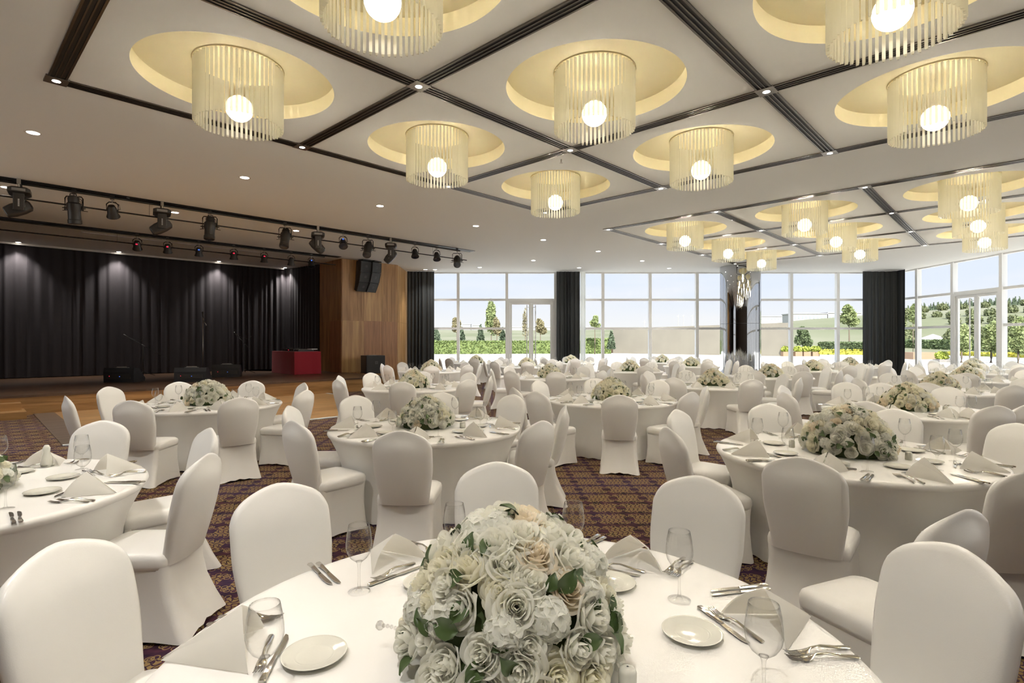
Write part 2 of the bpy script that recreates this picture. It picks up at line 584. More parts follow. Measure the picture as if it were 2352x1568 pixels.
def TR(x=0, y=0, z=0, rz=0, rx=0, ry=0, s=1.0):
    return Matrix.Translation((x, y, z)) @ Matrix.Rotation(rz, 4, 'Z') @ Matrix.Rotation(ry, 4, 'Y') @ Matrix.Rotation(rx, 4, 'X') @ Matrix.Scale(s, 4)

def rrect(hx, hy, r, z, cy=0.0, n=6):
    out = []
    for qx, qy, a0 in ((1, 1, 0), (-1, 1, PI / 2), (-1, -1, PI), (1, -1, 1.5 * PI)):
        for k in range(n):
            a = a0 + PI / 2 * k / (n - 1)
            out.append((qx * (hx - r) + r * math.cos(a), cy + qy * (hy - r) + r * math.sin(a), z))
    return out

def dup(root, loc, rz=None, label=None, group=None, scale=None):
    r = root.copy()
    COL.objects.link(r)
    r.location = loc
    if rz is not None:
        r.rotation_euler = (0, 0, rz)
    if scale is not None:
        r.scale = (scale, scale, scale)
    if label:
        r['label'] = label
    if group:
        r['group'] = group
    for ch in root.children:
        c = ch.copy()
        COL.objects.link(c)
        c.parent = r
        for g in ch.children:
            d = g.copy()
            COL.objects.link(d)
            d.parent = c
    return r

def px_ceil(px, py, z=CEIL):
    """Where a point of the ceiling that shows at (px, py) lies in the room."""
    Y = (z - CAMH) * FPX / (CY - py)
    return (px - CX) / FPX * Y, Y
def px_down(px, py, z=0.0):
    Y = (CAMH - z) * FPX / (py - CY)
    return (px - CX) / FPX * Y, Y
def atY(px, py, Y):
    return (px - CX) / FPX * Y, Y, CAMH - (py - CY) / FPX * Y
def in_frame(pts, mx=30):
    for x, y, z in pts:
        if y > 0.3:
            u, w = CX + FPX * x / y, CY - FPX * (z - CAMH) / y
            if -mx < u < 2352 + mx and -mx < w < 1568 + mx:
                return True
    return False
def uw(u, w, z=0.0):
    """Room coordinates along (u) and across (w) the stage front, which runs at 45 degrees."""
    return ((u + w) / S2, (u - w) / S2, z)

# ================================================================ SETTING
XL, XR, YB, YF = -20.5, 17.45, -6.5, 24.8      # room shell
XG, YG = -13.0, 9.7                              # glass wall out of sight on the stage side
E1 = (0.684, 0.7295)
E2 = (0.7295, -0.684)
G = 3.05
GA = (-5.45, 6.53)                              # corner of the big ceiling grid
GB = (GA[0] + 11.89 * E1[0], GA[1] + 11.89 * E1[1])
COFF_R, COFF_H = 1.09, 0.19
def gpt(o, i, j):
    return (o[0] + G * (i * E1[0] + j * E2[0]), o[1] + G * (i * E1[1] + j * E2[1]))
LAMPS = []                                      # (x, y, grid, i, j)
for gi, o_, nj in ((0, GA, 4), (1, GB, 4)):
    for j in range(nj):
        for i in range(3):
            x_, y_ = gpt(o_, i + 0.5, j + 0.5)
            if XL + 1.3 < x_ < XR - 1.3 and YB + 1.3 < y_ < YF - 1.3:
                LAMPS.append((x_, y_, gi, i, j))

fl = MB()
fl.add([(XG, YB, 0), (XR + 0.2, YB, 0), (XR + 0.2, YF + 0.2, 0), (XL, YF + 0.2, 0), (XL, YG, 0), (XG, YG, 0)], [(0, 1, 2, 3, 4, 5)])
struct(fl.obj('floor', 'carpet'))

# ceiling sheet with round openings for the lamp coffers
def build_ceiling():
    vs = [Vector((XG - 0.2, YB)), Vector((XR + 0.25, YB)), Vector((XR + 0.25, YF + 0.25)), Vector((XL, YF + 0.25)), Vector((XL, YG)), Vector((XG - 0.2, YG))]
    es = [(0, 1), (1, 2), (2, 3), (3, 4), (4, 5), (5, 0)]
    hull = vs[:6]
    n = 96
    for x, y, *_ in LAMPS:
        k = len(vs)
        vs += [Vector((x + COFF_R * math.cos(2 * PI * i / n), y + COFF_R * math.sin(2 * PI * i / n))) for i in range(n)]
        es += [(k + i, k + (i + 1) % n) for i in range(n)]
        vs.append(Vector((x, y)))
    ov, oe, of, *_ = geometry.delaunay_2d_cdt(vs, es, [], 0, 1e-5)
    mb = MB()
    keep = []
    for f in of:
        c = sum((ov[i] for i in f), Vector((0, 0))) / len(f)
        if c.x < XG - 0.2 and c.y < YG:
            continue
        if all((c.x - x) ** 2 + (c.y - y) ** 2 > (COFF_R * 0.9) ** 2 for x, y, *_ in LAMPS):
            keep.append(tuple(reversed(f)))
    mb.add([(v.x, v.y, CEIL) for v in ov], keep)
    struct(mb.obj('ceiling', 'ceiling'))
build_ceiling()
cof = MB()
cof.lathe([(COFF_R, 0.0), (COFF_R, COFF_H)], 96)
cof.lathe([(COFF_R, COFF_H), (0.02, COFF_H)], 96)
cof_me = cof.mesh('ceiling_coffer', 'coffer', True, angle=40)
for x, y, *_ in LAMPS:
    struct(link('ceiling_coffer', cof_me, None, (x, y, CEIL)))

# closed walls that the camera does not see
w_ = MB().box(XL - 0.2, XL, YG, YF + 0.2, 0, CEIL).box(XL - 0.2, XG, YG, YG + 0.2, 0, CEIL)
struct(w_.obj('wall_left', 'wall_dark'))
w_ = MB().box(XG - 0.2, XR + 0.2, YB - 0.2, YB, 0, CEIL).box(XG - 0.2, XG, YB, 2.12, 0, CEIL)
struct(w_.obj('wall_rear', 'wall_dark'))
w_ = MB().box(XL, -4.9, YF, YF + 0.2, 0, CEIL)
struct(w_.obj('wall_stage', 'wall_dark'))

# ---- linear slot diffusers of both ceiling grids (bronze bars with dark gaps)
def diffuser(name, a, b):
    a, b = Vector(a), Vector(b)
    L = (b - a).length
    ang = math.atan2((b - a).y, (b - a).x)
    o = MB().box(0, L, -0.082, 0.082, -0.006, 0.0).obj(name, 'slot', None, loc=(a.x, a.y, CEIL), rot=(0, 0, ang))
    bars = MB()
    for y0, y1 in ((-0.09, -0.068), (-0.032, -0.018), (0.018, 0.032), (0.068, 0.09)):
        bars.box(0, L, y0, y1, -0.016, -0.001)
    bars.obj('diffuser_bars', 'bar', o)
    return struct(o)
def grid_lines(o, ni, nj):
    for j in range(nj + 1):
        diffuser('trim_1', gpt(o, 0, j), gpt(o, ni, j))
    for i in range(ni + 1):
        for j in range(nj):
            p, q = Vector(gpt(o, i, j)), Vector(gpt(o, i, j + 1))
            d = (q - p).normalized() * 0.1
            diffuser('trim_2', p + d, q - d)
grid_lines(GA, 3, 5)
grid_lines(GB, 3, 4)

def spot_light(x, y, z, w, cone=100, blend=1.0):
    d = bpy.data.lights.new('downlight_beam', 'SPOT')
    d.energy = w
    d.color = SPOT_COL
    d.spot_size = math.radians(cone)
    d.spot_blend = blend
    d.shadow_soft_size = 0.05
    o = bpy.data.objects.new('downlight_beam', d)
    COL.objects.link(o)
    o.location = (x, y, z)
    return o

ring_me = MB().lathe([(0.072, 0.0), (0.105, -0.004), (0.112, 0.0)], 28).mesh('rim', 'white_trim', True)
lens_me = MB().lathe([(0.078, -0.002), (0.001, -0.0025)], 24).mesh('lens', 'down', True)
def downlight(x, y, label, power=SPOT_W, s=1.0, group='recessed ceiling downlights', cone=100):
    t = thing('downlight', label, 'downlight', (x, y, CEIL), 0, group)
    link('rim', ring_me, t)
    link('lens', lens_me, t)
    t.scale = (s, s, 1)
    if power:
        spot_light(x, y, CEIL - 0.03, power, cone)
    return t
# node plates with tiny lamps where the diffusers cross
plate_me = MB().box(-0.11, 0.11, -0.11, 0.11, -0.02, -0.001).mesh('plate', 'node')
dot_me = MB().lathe([(0.042, -0.0215), (0.001, -0.022)], 16).mesh('lens', 'down', True)
for gi, (o_, ni, nj) in enumerate(((GA, 3, 5), (GB, 3, 4))):
    for i in range(ni + 1):
        for j in range(nj + 1):
            x_, y_ = gpt(o_, i, j)
            if not in_frame([(x_, y_, CEIL)], 10):
                continue
            kind = ('corner' if i in (0, ni) and j in (0, nj) else 'edge junction' if i in (0, ni) or j in (0, nj) else 'crossing')
            where = 'big ceiling grid' if gi == 0 else 'farther ceiling grid'
            t = thing('junction_spotlight', 'tiny square bronze spotlight at a %s of the %s' % (kind, where), 'spotlight', (x_, y_, CEIL),
                      math.atan2(E1[1], E1[0]), 'spotlights at each %s of the %s' % (kind, where))
            link('plate', plate_me, t)
            link('lens', dot_me, t)
DL = [(76, 305, 'biggest recessed downlight, high on the ceiling beside the open grid corner'),
      (562, 408, 'round downlight in line below the first hanging glass lamp'),
      (873, 473, 'round downlight below the small glass lamp, above the moving heads'),
      (1093, 519, 'round downlight halfway along the row towards the windows'),
      (1248, 551, 'downlight just below the last glass lamp of the big grid'),
      (1374, 577, 'downlight in row beside the corner of the farther lamp grid'),
      (1475, 599, 'last downlight of the row before the mirrored column'),
      (13, 430, 'downlight glowing behind the largest moving head'),
      (402, 488, 'downlight glowing beside the second moving head'),
      (680, 530, 'downlight behind the third profile spotlight'),
      (1102, 614, 'downlight near windows just past the last profile spotlight'),
      (1225, 598, 'downlight above the glass double door towards the room'),
      (1330, 615, 'downlight close above the middle black curtain'),
      (1537, 616, 'downlight above the window bay left of mirrored column'),
      (977, 619, 'outer of two close downlights above the dark green curtain'),
      (999, 619, 'inner of two close downlights above the first window bay'),
      (855, 582, 'small downlight hidden between stage lamps above speakers')]
for px, py, lb in DL[:-1]:
    x_, y_ = px_ceil(px, py)
    downlight(x_, min(y_, YF - 0.45), lb, SPOT_W if y_ < 22 else SPOT_W * 0.4)
for x_, y_ in ((-9.3, 5.95), (-11.4, 3.7), (-4.9, 3.9), (-2.7, 1.85), (-0.5, -0.2), (-8.0, 1.0), (-5.0, -2.0)):  # unseen downlights added as extra light on the near tables and chairs
    downlight(x_, y_, 'added unseen downlight brightening the near part of the room', SPOT_W)
for px, py, lb in ((42, 558, 'stage downlight at the picture edge washing the first black drape'),
                   (273, 580, 'stage downlight washing the seam of the second drape'),
                   (503, 602, 'stage downlight above the tall straight microphone stand'),
                   (655, 617, 'stage downlight in the corner where the drapes meet')):
    k = (px - CX) / FPX
    Y_ = -23.22 * S2 / (k - 1)
    downlight(k * Y_, Y_, lb, 230, 0.8, 'downlights over the stage drapes', 95)

# ---- glass walls
TRZ = (2.21, 3.51)
def win_bay(n, a0, a1, side, door=False, last=False):
    """One bay of a curtain wall; side 'back' runs along X at y=YF, 'right' along Y at x=XR."""
    if side == 'back':
        T = TR(0, YF, 0)
    elif side == 'left':
        T = Matrix.Translation((XG, 0, 0)) @ Matrix.Rotation(PI / 2, 4, 'Z')
    else:
        T = Matrix.Translation((XR, 0, 0)) @ Matrix.Rotation(-PI / 2, 4, 'Z')
        a0, a1 = -a1, -a0
    b = MB()
    mw = 0.062
    b.box(a0 - mw, a0 + mw, -0.10, 0.10, 0, CEIL, T)
    if last:
        b.box(a1 - mw, a1 + mw, -0.10, 0.10, 0, CEIL, T)
    zs = [0.0, TRZ[0], TRZ[1], CEIL]
    for z in ((TRZ[1],) if door else TRZ):
        b.box(a0 + mw, a1 - mw, -0.055, 0.055, z - 0.05, z + 0.05, T)
    b.box(a0 + mw, a1 - mw, -0.05, 0.05, 0, 0.08, T)
    b.box(a0 + mw, a1 - mw, -0.05, 0.05, CEIL - 0.05, CEIL, T)
    o = struct(b.obj('window_%d' % n, 'mullion'))
    def pane(x0, x1, z0, z1, par, nm='pane'):
        p = MB().add([(x0, 0, z0), (x1, 0, z0), (x1, 0, z1), (x0, 0, z1)], [(0, 1, 2, 3)], T).obj(nm, 'pane', par)
        return p
    if not door:
        pane(a0 + mw, a1 - mw, 0.08, TRZ[0] - 0.045, o)
        pane(a0 + mw, a1 - mw, TRZ[0] + 0.045, TRZ[1] - 0.045, o)
    pane(a0 + mw, a1 - mw, TRZ[1] + 0.045, CEIL - 0.05, o)
    return o, T

def door_pair(n, a0, a1, side, T):
    if side == 'right':
        a0, a1 = -a1, -a0
    d = MB()
    mw = 0.062
    x0, x1, zt = a0 + mw, a1 - mw, TRZ[1] - 0.045
    d.box(x0, x0 + 0.07, -0.09, 0.09, 0, zt, T)
    d.box(x1 - 0.07, x1, -0.09, 0.09, 0, zt, T)
    d.box(x0 + 0.07, x1 - 0.07, -0.09, 0.09, zt - 0.07, zt, T)
    o = struct(d.obj('door_%d' % n, 'mullion'))
    xm = (x0 + x1) / 2
    for k, (s0, s1) in enumerate(((x0 + 0.075, xm - 0.004), (xm + 0.004, x1 - 0.075))):
        lf = MB()
        lf.box(s0, s0 + 0.095, -0.04, 0.04, 0.02, zt - 0.075, T)
        lf.box(s1 - 0.095, s1, -0.04, 0.04, 0.02, zt - 0.075, T)
        lf.box(s0 + 0.095, s1 - 0.095, -0.04, 0.04, zt - 0.17, zt - 0.075, T)
        lf.box(s0 + 0.095, s1 - 0.095, -0.04, 0.04, 0.02, 0.14, T)
        leaf = lf.obj('door_leaf', 'mullion', o)
        MB().add([(s0 + 0.095, 0, 0.14), (s1 - 0.095, 0, 0.14), (s1 - 0.095, 0, zt - 0.17), (s0 + 0.095, 0, zt - 0.17)], [(0, 1, 2, 3)], T).obj('pane', 'pane', leaf)
        hx = s1 - 0.19 if k == 0 else s0 + 0.19
        h = MB()
        h.tube([(hx, -0.12, 0.3), (hx, -0.12, zt - 0.2)], 0.022, 10, True, T)
        dx = 0.12 if k == 0 else -0.12
        for z in (0.5, zt - 0.3):
            h.tube([(hx, -0.12, z), (hx + dx, -0.045, z)], 0.012, 8, True, T)
        h.obj('door_handle', 'mullion', leaf, True)
xs = [-4.6, -2.44, -0.236, 1.97, 4.12, 6.26, 8.39, 10.53, 12.66, 14.77, 16.9]
n_ = 0
for i in range(len(xs) - 1):
    n_ += 1
    isd = (i == 2)
    o_, T_ = win_bay(n_, xs[i], xs[i + 1], 'back', isd, i == len(xs) - 2)
    if isd:
        door_pair(1, xs[i], xs[i + 1], 'back', T_)
ys = [24.62, 23.45, 21.55, 19.4, 17.2, 15.0, 12.8, 10.6, 8.4, 6.2, 4.0, 1.8, -0.4, -2.6, -4.8, -6.4]
for i in range(len(ys) - 1):
    n_ += 1
    isd = (i == 2)
    o_, T_ = win_bay(n_, ys[i + 1], ys[i], 'right', isd, i == len(ys) - 2)
    if isd:
        door_pair(2, ys[i + 1], ys[i], 'right', T_)
yl = [2.2, 4.35, 6.5, 8.65, 9.6]
for i in range(len(yl) - 1):
    n_ += 1
    win_bay(n_, yl[i], yl[i + 1], 'left', False, i == len(yl) - 2)
struct(MB().box(16.9, XR + 0.1, YF - 0.1, YF + 0.1, 0, CEIL).box(XR - 0.1, XR + 0.1, 24.7, YF - 0.1, 0, CEIL).obj('wall_corner', 'mullion'))
struct(MB().box(-4.9, -4.66, YF - 0.06, YF + 0.2, 0, CEIL).obj('wall_jamb', 'mullion'))

# ---- wood pillar beside the stage, clad in walnut boards
PIL = [(-7.74, 22.02), (-6.42, 20.6), (-4.70, 22.33), (-4.74, YF - 0.02), (-7.74, YF - 0.02)]
pil = struct(MB().prism(PIL, 0, CEIL).obj('wall_pillar', 'walnut'))
def clad(a, b, cols, zs, mats):
    a, b = Vector((*a, 0)), Vector((*b, 0))
    d = (b - a)
    L = d.length
    ang = math.atan2(d.y, d.x)
    T = Matrix.Translation(a) @ Matrix.Rotation(ang, 4, 'Z')
    k = 0
    for c in range(len(cols) - 1):
        for r in range(len(zs) - 1):
            m = MB().box(cols[c] * L + 0.004, cols[c + 1] * L - 0.004, -0.022, 0.0, zs[r] + 0.004, zs[r + 1] - 0.004)
            o = m.obj('wood_panel', mats[k % len(mats)], pil)
            o.matrix_local = T
            o.data.transform(Matrix.Translation((0, 0, 0)))
            k += 1
clad(PIL[0], PIL[1], (0, 0.5, 1), (0.44, 2.42, CEIL), ('walnut', 'walnut', 'walnut3', 'walnut'))
clad(PIL[1], PIL[2], (0, 0.375, 0.7, 1), (0.44, 2.42, CEIL), ('walnut2', 'walnut', 'walnut3', 'walnut2', 'walnut3', 'walnut'))
clad(PIL[2], PIL[3], (0, 1), (0.0, 2.42, CEIL), ('walnut2', 'walnut2'))

# ---- stage, dance floor
SZ = 0.44
WF = 16.1                                       # stage front line, distance across
RZ45 = (0, 0, PI / 4)
st = MB().prism([(-11.5, WF - 0.03), (10.2, WF - 0.03), (10.2, 20.6), (7.0, 23.9), (-4.5, 23.9), (-11.5, 20.5)], SZ - 0.05, SZ)
stage = struct(st.obj('floor_stage', 'stage', None, rot=RZ45))
rs = MB().box(-11.5, 10.17, WF, WF + 0.06, 0.0, SZ - 0.05)
rs.box(10.11, 10.17, WF + 0.06, 20.4, 0, SZ - 0.05)
rs.box(-11.5, 10.175, WF - 0.008, WF, 0.19, SZ - 0.05)
struct(rs.obj('trim_3', 'riser', None, rot=RZ45))
df = MB().prism([(1.06 + 0.36, 10.96), (7.9, 10.96), (7.9, WF), (1.06 + 0.36, WF)], 0.0, 0.012)
struct(df.obj('floor_dance', 'parquet', None, rot=RZ45))
sp_ = MB().box(1.06, 1.06 + 0.36, 10.96, WF, 0.0, 0.016)
struct(sp_.obj('trim_4', 'strip', None, rot=(0, 0, PI / 4)))
sp_ = MB().box(1.06, 7.98, 10.88, 10.96, 0.0, 0.016).box(7.9, 7.98, 10.96, WF, 0.0, 0.016)
struct(sp_.obj('trim_5', 'curb', None, rot=(0, 0, PI / 4)))
t = thing('stage_steps', 'two low wooden steps leading up to the stage front', 'steps', (0, 0, 0), PI / 4)
MB().box(-2.7, 0.9, 15.28, WF - 0.01, 0.0, 0.15).obj('step', 'riser', t)
MB().box(-2.7, 0.84, 15.7, WF - 0.01, 0.15, 0.30).obj('step', 'riser', t)

# ---- curtains
def curtain(name, path, z0, z1, wl, amp, mat, label, cat, group=None, thick=0.012, seed=0, structure=False):
    pts = [Vector((*p, 0)) for p in path]
    seg = [(pts[i + 1] - pts[i]).length for i in range(len(pts) - 1)]
    L = sum(seg)
    rr = random.Random(seed + 11)
    n = max(24, int(L / wl * 10))
    phs = [rr.uniform(0, 6.28) for _ in range(4)]
    nz = 14
    def at(s):
        d = s * L
        for i, q in enumerate(seg):
            if d <= q or i == len(seg) - 1:
                dr = (pts[i + 1] - pts[i]).normalized()
                return pts[i] + dr * d, Vector((dr.y, -dr.x, 0))
            d -= q
    mb = MB()
    for side in (0, 1):
        def fn(u, v, side=side):
            p, nrm = at(u)
            s = u * L / wl * 2 * PI
            ph = s + 0.9 * math.sin(s * 0.23 + phs[0]) + 0.5 * math.sin(s * 0.41 + phs[1])
            a = amp * (0.75 + 0.35 * math.sin(s * 0.17 + phs[2]))
            w = math.sin(ph) + 0.25 * math.sin(2 * ph + phs[3] + 0.8 * v)
            w *= (0.65 + 0.35 * (1 - v))
            q = p + nrm * (a * w + (thick if side else 0))
            return (q.x, q.y, z0 + (z1 - z0) * v)
        mb.grid(fn, n, nz, flip=bool(side))
    o = mb.obj(name, mat, None, True)
    return tag(o, label, cat, group)
curtain('window_curtain', [(-4.66, 24.30), (-3.48, 24.42)], 0.03, CEIL - 0.01, 0.17, 0.06, 'curtain', 'dark green-black floor length curtain beside the wood pillar', 'curtain', seed=1)
curtain('window_curtain', [(1.99, 24.40), (3.03, 24.40)], 0.03, CEIL - 0.01, 0.16, 0.06, 'curtain', 'black pleated curtain hanging beside the glass double door', 'curtain', seed=2)
curtain('sheer_curtain', [(3.06, 24.5), (3.30, 24.5)], 0.03, CEIL - 0.01, 0.09, 0.03, 'sheer', 'narrow white sheer voile gathered beside the middle black curtain', 'curtain', seed=3, thick=0.004)
curtain('window_curtain', [(15.62, 24.32), (16.72, 24.30), (16.98, 24.1), (17.02, 23.62)], 0.03, CEIL - 0.01, 0.26, 0.05, 'curtain', 'wide black curtain wrapped around the corner of the glass walls', 'curtain', seed=4)
DR = [(-420, 61, 'first black stage drape, cut by the picture edge'), (61, 306, 'black stage drape behind the first floor monitor'),
      (306, 530, 'black stage drape behind the boom microphone and straight stand'), (530, 657, 'narrow pleated black stage drape behind the red table end')]
def on_drape(px, w=-23.5):
    k = (px - CX) / FPX
    Y_ = w * S2 / (k - 1)
    return (k * Y_, Y_)
for i, (a, b, lb) in enumerate(DR):
    curtain('stage_drape', [on_drape(a), on_drape(b)], SZ + 0.02, CEIL - 0.04, 0.30 if i < 3 else 0.22, 0.03 if i < 3 else 0.06, 'drape', lb, 'stage curtain', 'black drapes behind the stage', seed=20 + i)
curtain('stage_drape', [on_drape(660), (-7.80, 22.0)], SZ + 0.02, CEIL - 0.02, 0.22, 0.05, 'drape', 'black side drape between back drapes and wood pillar, behind red table', 'stage curtain', 'black drapes behind the stage', seed=30)
a_, b_ = on_drape(-420, -23.38), on_drape(652, -23.38)
L_ = math.dist(a_, b_)
struct(MB().box(0, L_, -0.03, 0.03, CEIL - 0.06, CEIL - 0.001).obj('trim_6', 'white_trim', None, loc=(a_[0], a_[1], 0), rot=(0, 0, math.atan2(b_[1] - a_[1], b_[0] - a_[0]))))
# pale linear air outlet in the stage ceiling
a_, b_ = px_ceil(186, 533), px_ceil(600, 580)
L_ = math.dist(a_, b_)
struct(MB().box(0, L_, -0.09, 0.09, CEIL - 0.012, CEIL - 0.001).obj('trim_7', 'paper', None, loc=(a_[0], a_[1], 0), rot=(0, 0, math.atan2(b_[1] - a_[1], b_[0] - a_[0]))))

# ---- mirrored column
c_ = MB()
c_.lathe([(0.80, 0.0), (0.80, 2.35)], 64)
c_.lathe([(0.80, 2.362), (0.80, CEIL - 0.005)], 64)
colm = tag(c_.obj('mirror_column', 'mirror', None, True, loc=(9.55, 22.85, 0)), 'round column clad in dark reflecting mirror glass in front of the windows', 'column')
MB().lathe([(0.795, 2.345), (0.795, 2.367)], 48).obj('seam', 'seam', colm, True)
MB().lathe([(0.815, 0.0), (0.815, 0.09), (0.8, 0.095)], 48).obj('base_ring', 'chrome', colm, True)

# ================================================================ HANGING GLASS LAMPS
ROD_N = 54
ROD_R = 0.475
ZB, ZT = 4.215, CEIL + COFF_H - 0.012          # rods' lower end, mounting plate
rl = ZT - ZB
rod_b = MB()
rr_ = 0.0155
tri = [(rr_ * 1.35 * math.cos(a), rr_ * 1.1 * math.sin(a)) for a in (0, 2 * PI / 3, 4 * PI / 3)]
rod_b.loft([[(x, y, rl) for x, y in tri], [(x, y, 0.02) for x, y in tri], [(x * 0.75 + 0.003, y * 0.75, 0.0) for x, y in tri]])
rod_me = rod_b.mesh('glass_rod', 'rod')
rods_all = MB()
for k in range(ROD_N):
    rods_all.add(rod_b.v, rod_b.f, TR(ROD_R * math.cos(2 * PI * k / ROD_N), ROD_R * math.sin(2 * PI * k / ROD_N), 0, 2 * PI * k / ROD_N))
rods_me = rods_all.mesh('glass_rods', 'rod')
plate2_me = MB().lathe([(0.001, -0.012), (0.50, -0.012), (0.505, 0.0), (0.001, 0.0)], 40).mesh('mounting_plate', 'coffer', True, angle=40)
GLZ = 4.43
globe_me = MB().lathe([(0.152 * math.sin(PI * k / 14), GLZ + 0.152 * -math.cos(PI * k / 14)) for k in range(15)], 20).mesh('globe_bulb', 'globe', True, merge=True)
cord_me = MB().tube([(0, 0, ZT), (0, 0, GLZ + 0.24)], 0.006, 6).lathe([(0.012, GLZ + 0.25), (0.022, GLZ + 0.2), (0.05, GLZ + 0.135)], 14).mesh('cord', 'cord', True)
LAMP_LB = {
    (0, 0, 0): 'glass rod lamp beside the open grid corner, nearest the stage spotlights',
    (0, 1, 0): 'medium glass rod lamp between first and last lamps of stage-side row',
    (0, 2, 0): 'smallest glass rod lamp of the big grid, above the door',
    (0, 0, 1): 'huge glass rod lamp half cut by the top edge',
    (0, 1, 1): 'glass rod lamp fully visible in the centre of the big grid',
    (0, 2, 1): 'glass rod lamp last in the middle row, above the mirrored column',
    (0, 1, 2): 'glass rod lamp cut by the top of the picture, garden side',
    (0, 2, 2): 'big glass rod lamp below the top-cut one, garden side',
    (1, 0, 0): 'first lamp of the farther grid, nearest its pointed corner',
    (1, 1, 0): 'middle lamp of the farther grid row above the column',
    (1, 2, 0): 'last lamp of the farther grid, overlapping the mirrored column',
    (1, 0, 1): 'front lamp of the farther grid middle row',
    (1, 1, 1): 'second lamp of the farther grid middle row',
    (1, 2, 1): 'third lamp of the farther grid middle row, above black corner curtain',
    (1, 0, 2): 'top lamp of the three stacked lamps by the garden windows',
    (1, 1, 2): 'middle lamp of the three stacked lamps by the garden windows',
    (1, 2, 2): 'lowest lamp of the three stacked lamps by the garden windows',
}
for x, y, gi, i, j in LAMPS:
    vis = in_frame([(x + dx, y + dy, 4.3) for dx in (-0.5, 0, 0.5) for dy in (-0.5, 0, 0.5)], 0)
    lb = LAMP_LB.get((gi, i, j), 'glass rod lamp out of sight in the ceiling grid')
    t = thing('glass_rod_lamp', lb, 'ceiling lamp', (x, y, 0), 0.3 * i + 0.17 * j, 'round glass rod lamps in the ceiling')
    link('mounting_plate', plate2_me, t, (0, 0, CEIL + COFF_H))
    link('cord', cord_me, t)
    link('globe_bulb', globe_me, t)
    ld = bpy.data.lights.new('globe_lamp', 'POINT')
    ld.energy = LAMP_W
    ld.color = LAMP_COL
    ld.shadow_soft_size = 0.157
    lo = bpy.data.objects.new('globe_lamp', ld)
    COL.objects.link(lo)
    lo.location = (x, y, GLZ)
    if vis and gi == 0:
        for k in range(ROD_N):
            a = 2 * PI * k / ROD_N
            link('glass_rod', rod_me, t, (ROD_R * math.cos(a), ROD_R * math.sin(a), ZB + R.uniform(-0.006, 0.006)), (0, 0, a))
    else:
        link('glass_rods', rods_me, t, (0, 0, ZB))

# ceiling sprinkler
sx_, sy_ = px_ceil(1289, 366)
tag(MB().tube([(0, 0, 0), (0, 0, -0.06)], 0.012, 8).lathe([(0.03, -0.062), (0.001, -0.066)], 12).obj('sprinkler', 'clamp', None, True, loc=(sx_, sy_, CEIL)),
    'tiny brass sprinkler head below a grid crossing', 'sprinkler')

# ================================================================ STAGE LIGHTING
def track(p0, p1, label, zpipe, zlow, off):
    a, b = Vector((*p0, 0)), Vector((*p1, 0))
    L = (b - a).length
    ang = math.atan2((b - a).y, (b - a).x)
    t = thing('lighting_track', label, 'lighting track', (a.x, a.y, 0), ang)
    MB().box(-3.5, L, -0.16, 0.16, CEIL - 0.012, CEIL - 0.001).obj('recess', 'slot', t)
    p = MB()
    p.tube([(-3.5, -0.05, zpipe), (L - 0.6, -0.05, zpipe)], 0.026, 8)
    for k in range(-1, int(L), 3):
        p.box(k, k + 0.06, -0.07, -0.03, zpipe, CEIL - 0.005)
    p.obj('pipe', 'blackm', t, True, angle=50)
    q = MB().tube([(-3.5, off, zlow), (L, off, zlow)], 0.017, 8)
    for k in range(-2, int(L), 4):
        q.tube([(k + 0.5, off, zlow), (k + 0.5, off, CEIL)], 0.004, 5)
    q.obj('lower_bar', 'blackm', t, True, angle=50)
    return ang
T1A, T1B = (-9.80, 10.44), (-1.38, 18.96)
T2A, T2B = (-12.95, 13.77), (-6.4, 20.25)
track(T1A, T1B, 'long black lighting track carrying the moving heads across the ceiling', 4.69, 4.47, 0.30)
track(T2A, T2B, 'second black lighting track above the stage carrying small par lamps', 4.69, 4.49, 0.30)
def on_track(px, A, B):
    k = (px - CX) / FPX
    dx, dy = B[0] - A[0], B[1] - A[1]
    s = (k * A[1] - A[0]) / (dx - k * dy)
    return A[0] + s * dx, A[1] + s * dy
ZP = 4.71
def clamp_mb():
    return MB().box(-0.035, 0.035, -0.03, 0.03, -0.06, 0.045).tube([(0, 0, -0.05), (0, 0, -0.12)], 0.014, 8)
clamp_me = clamp_mb().mesh('clamp', 'clamp', True, angle=40)

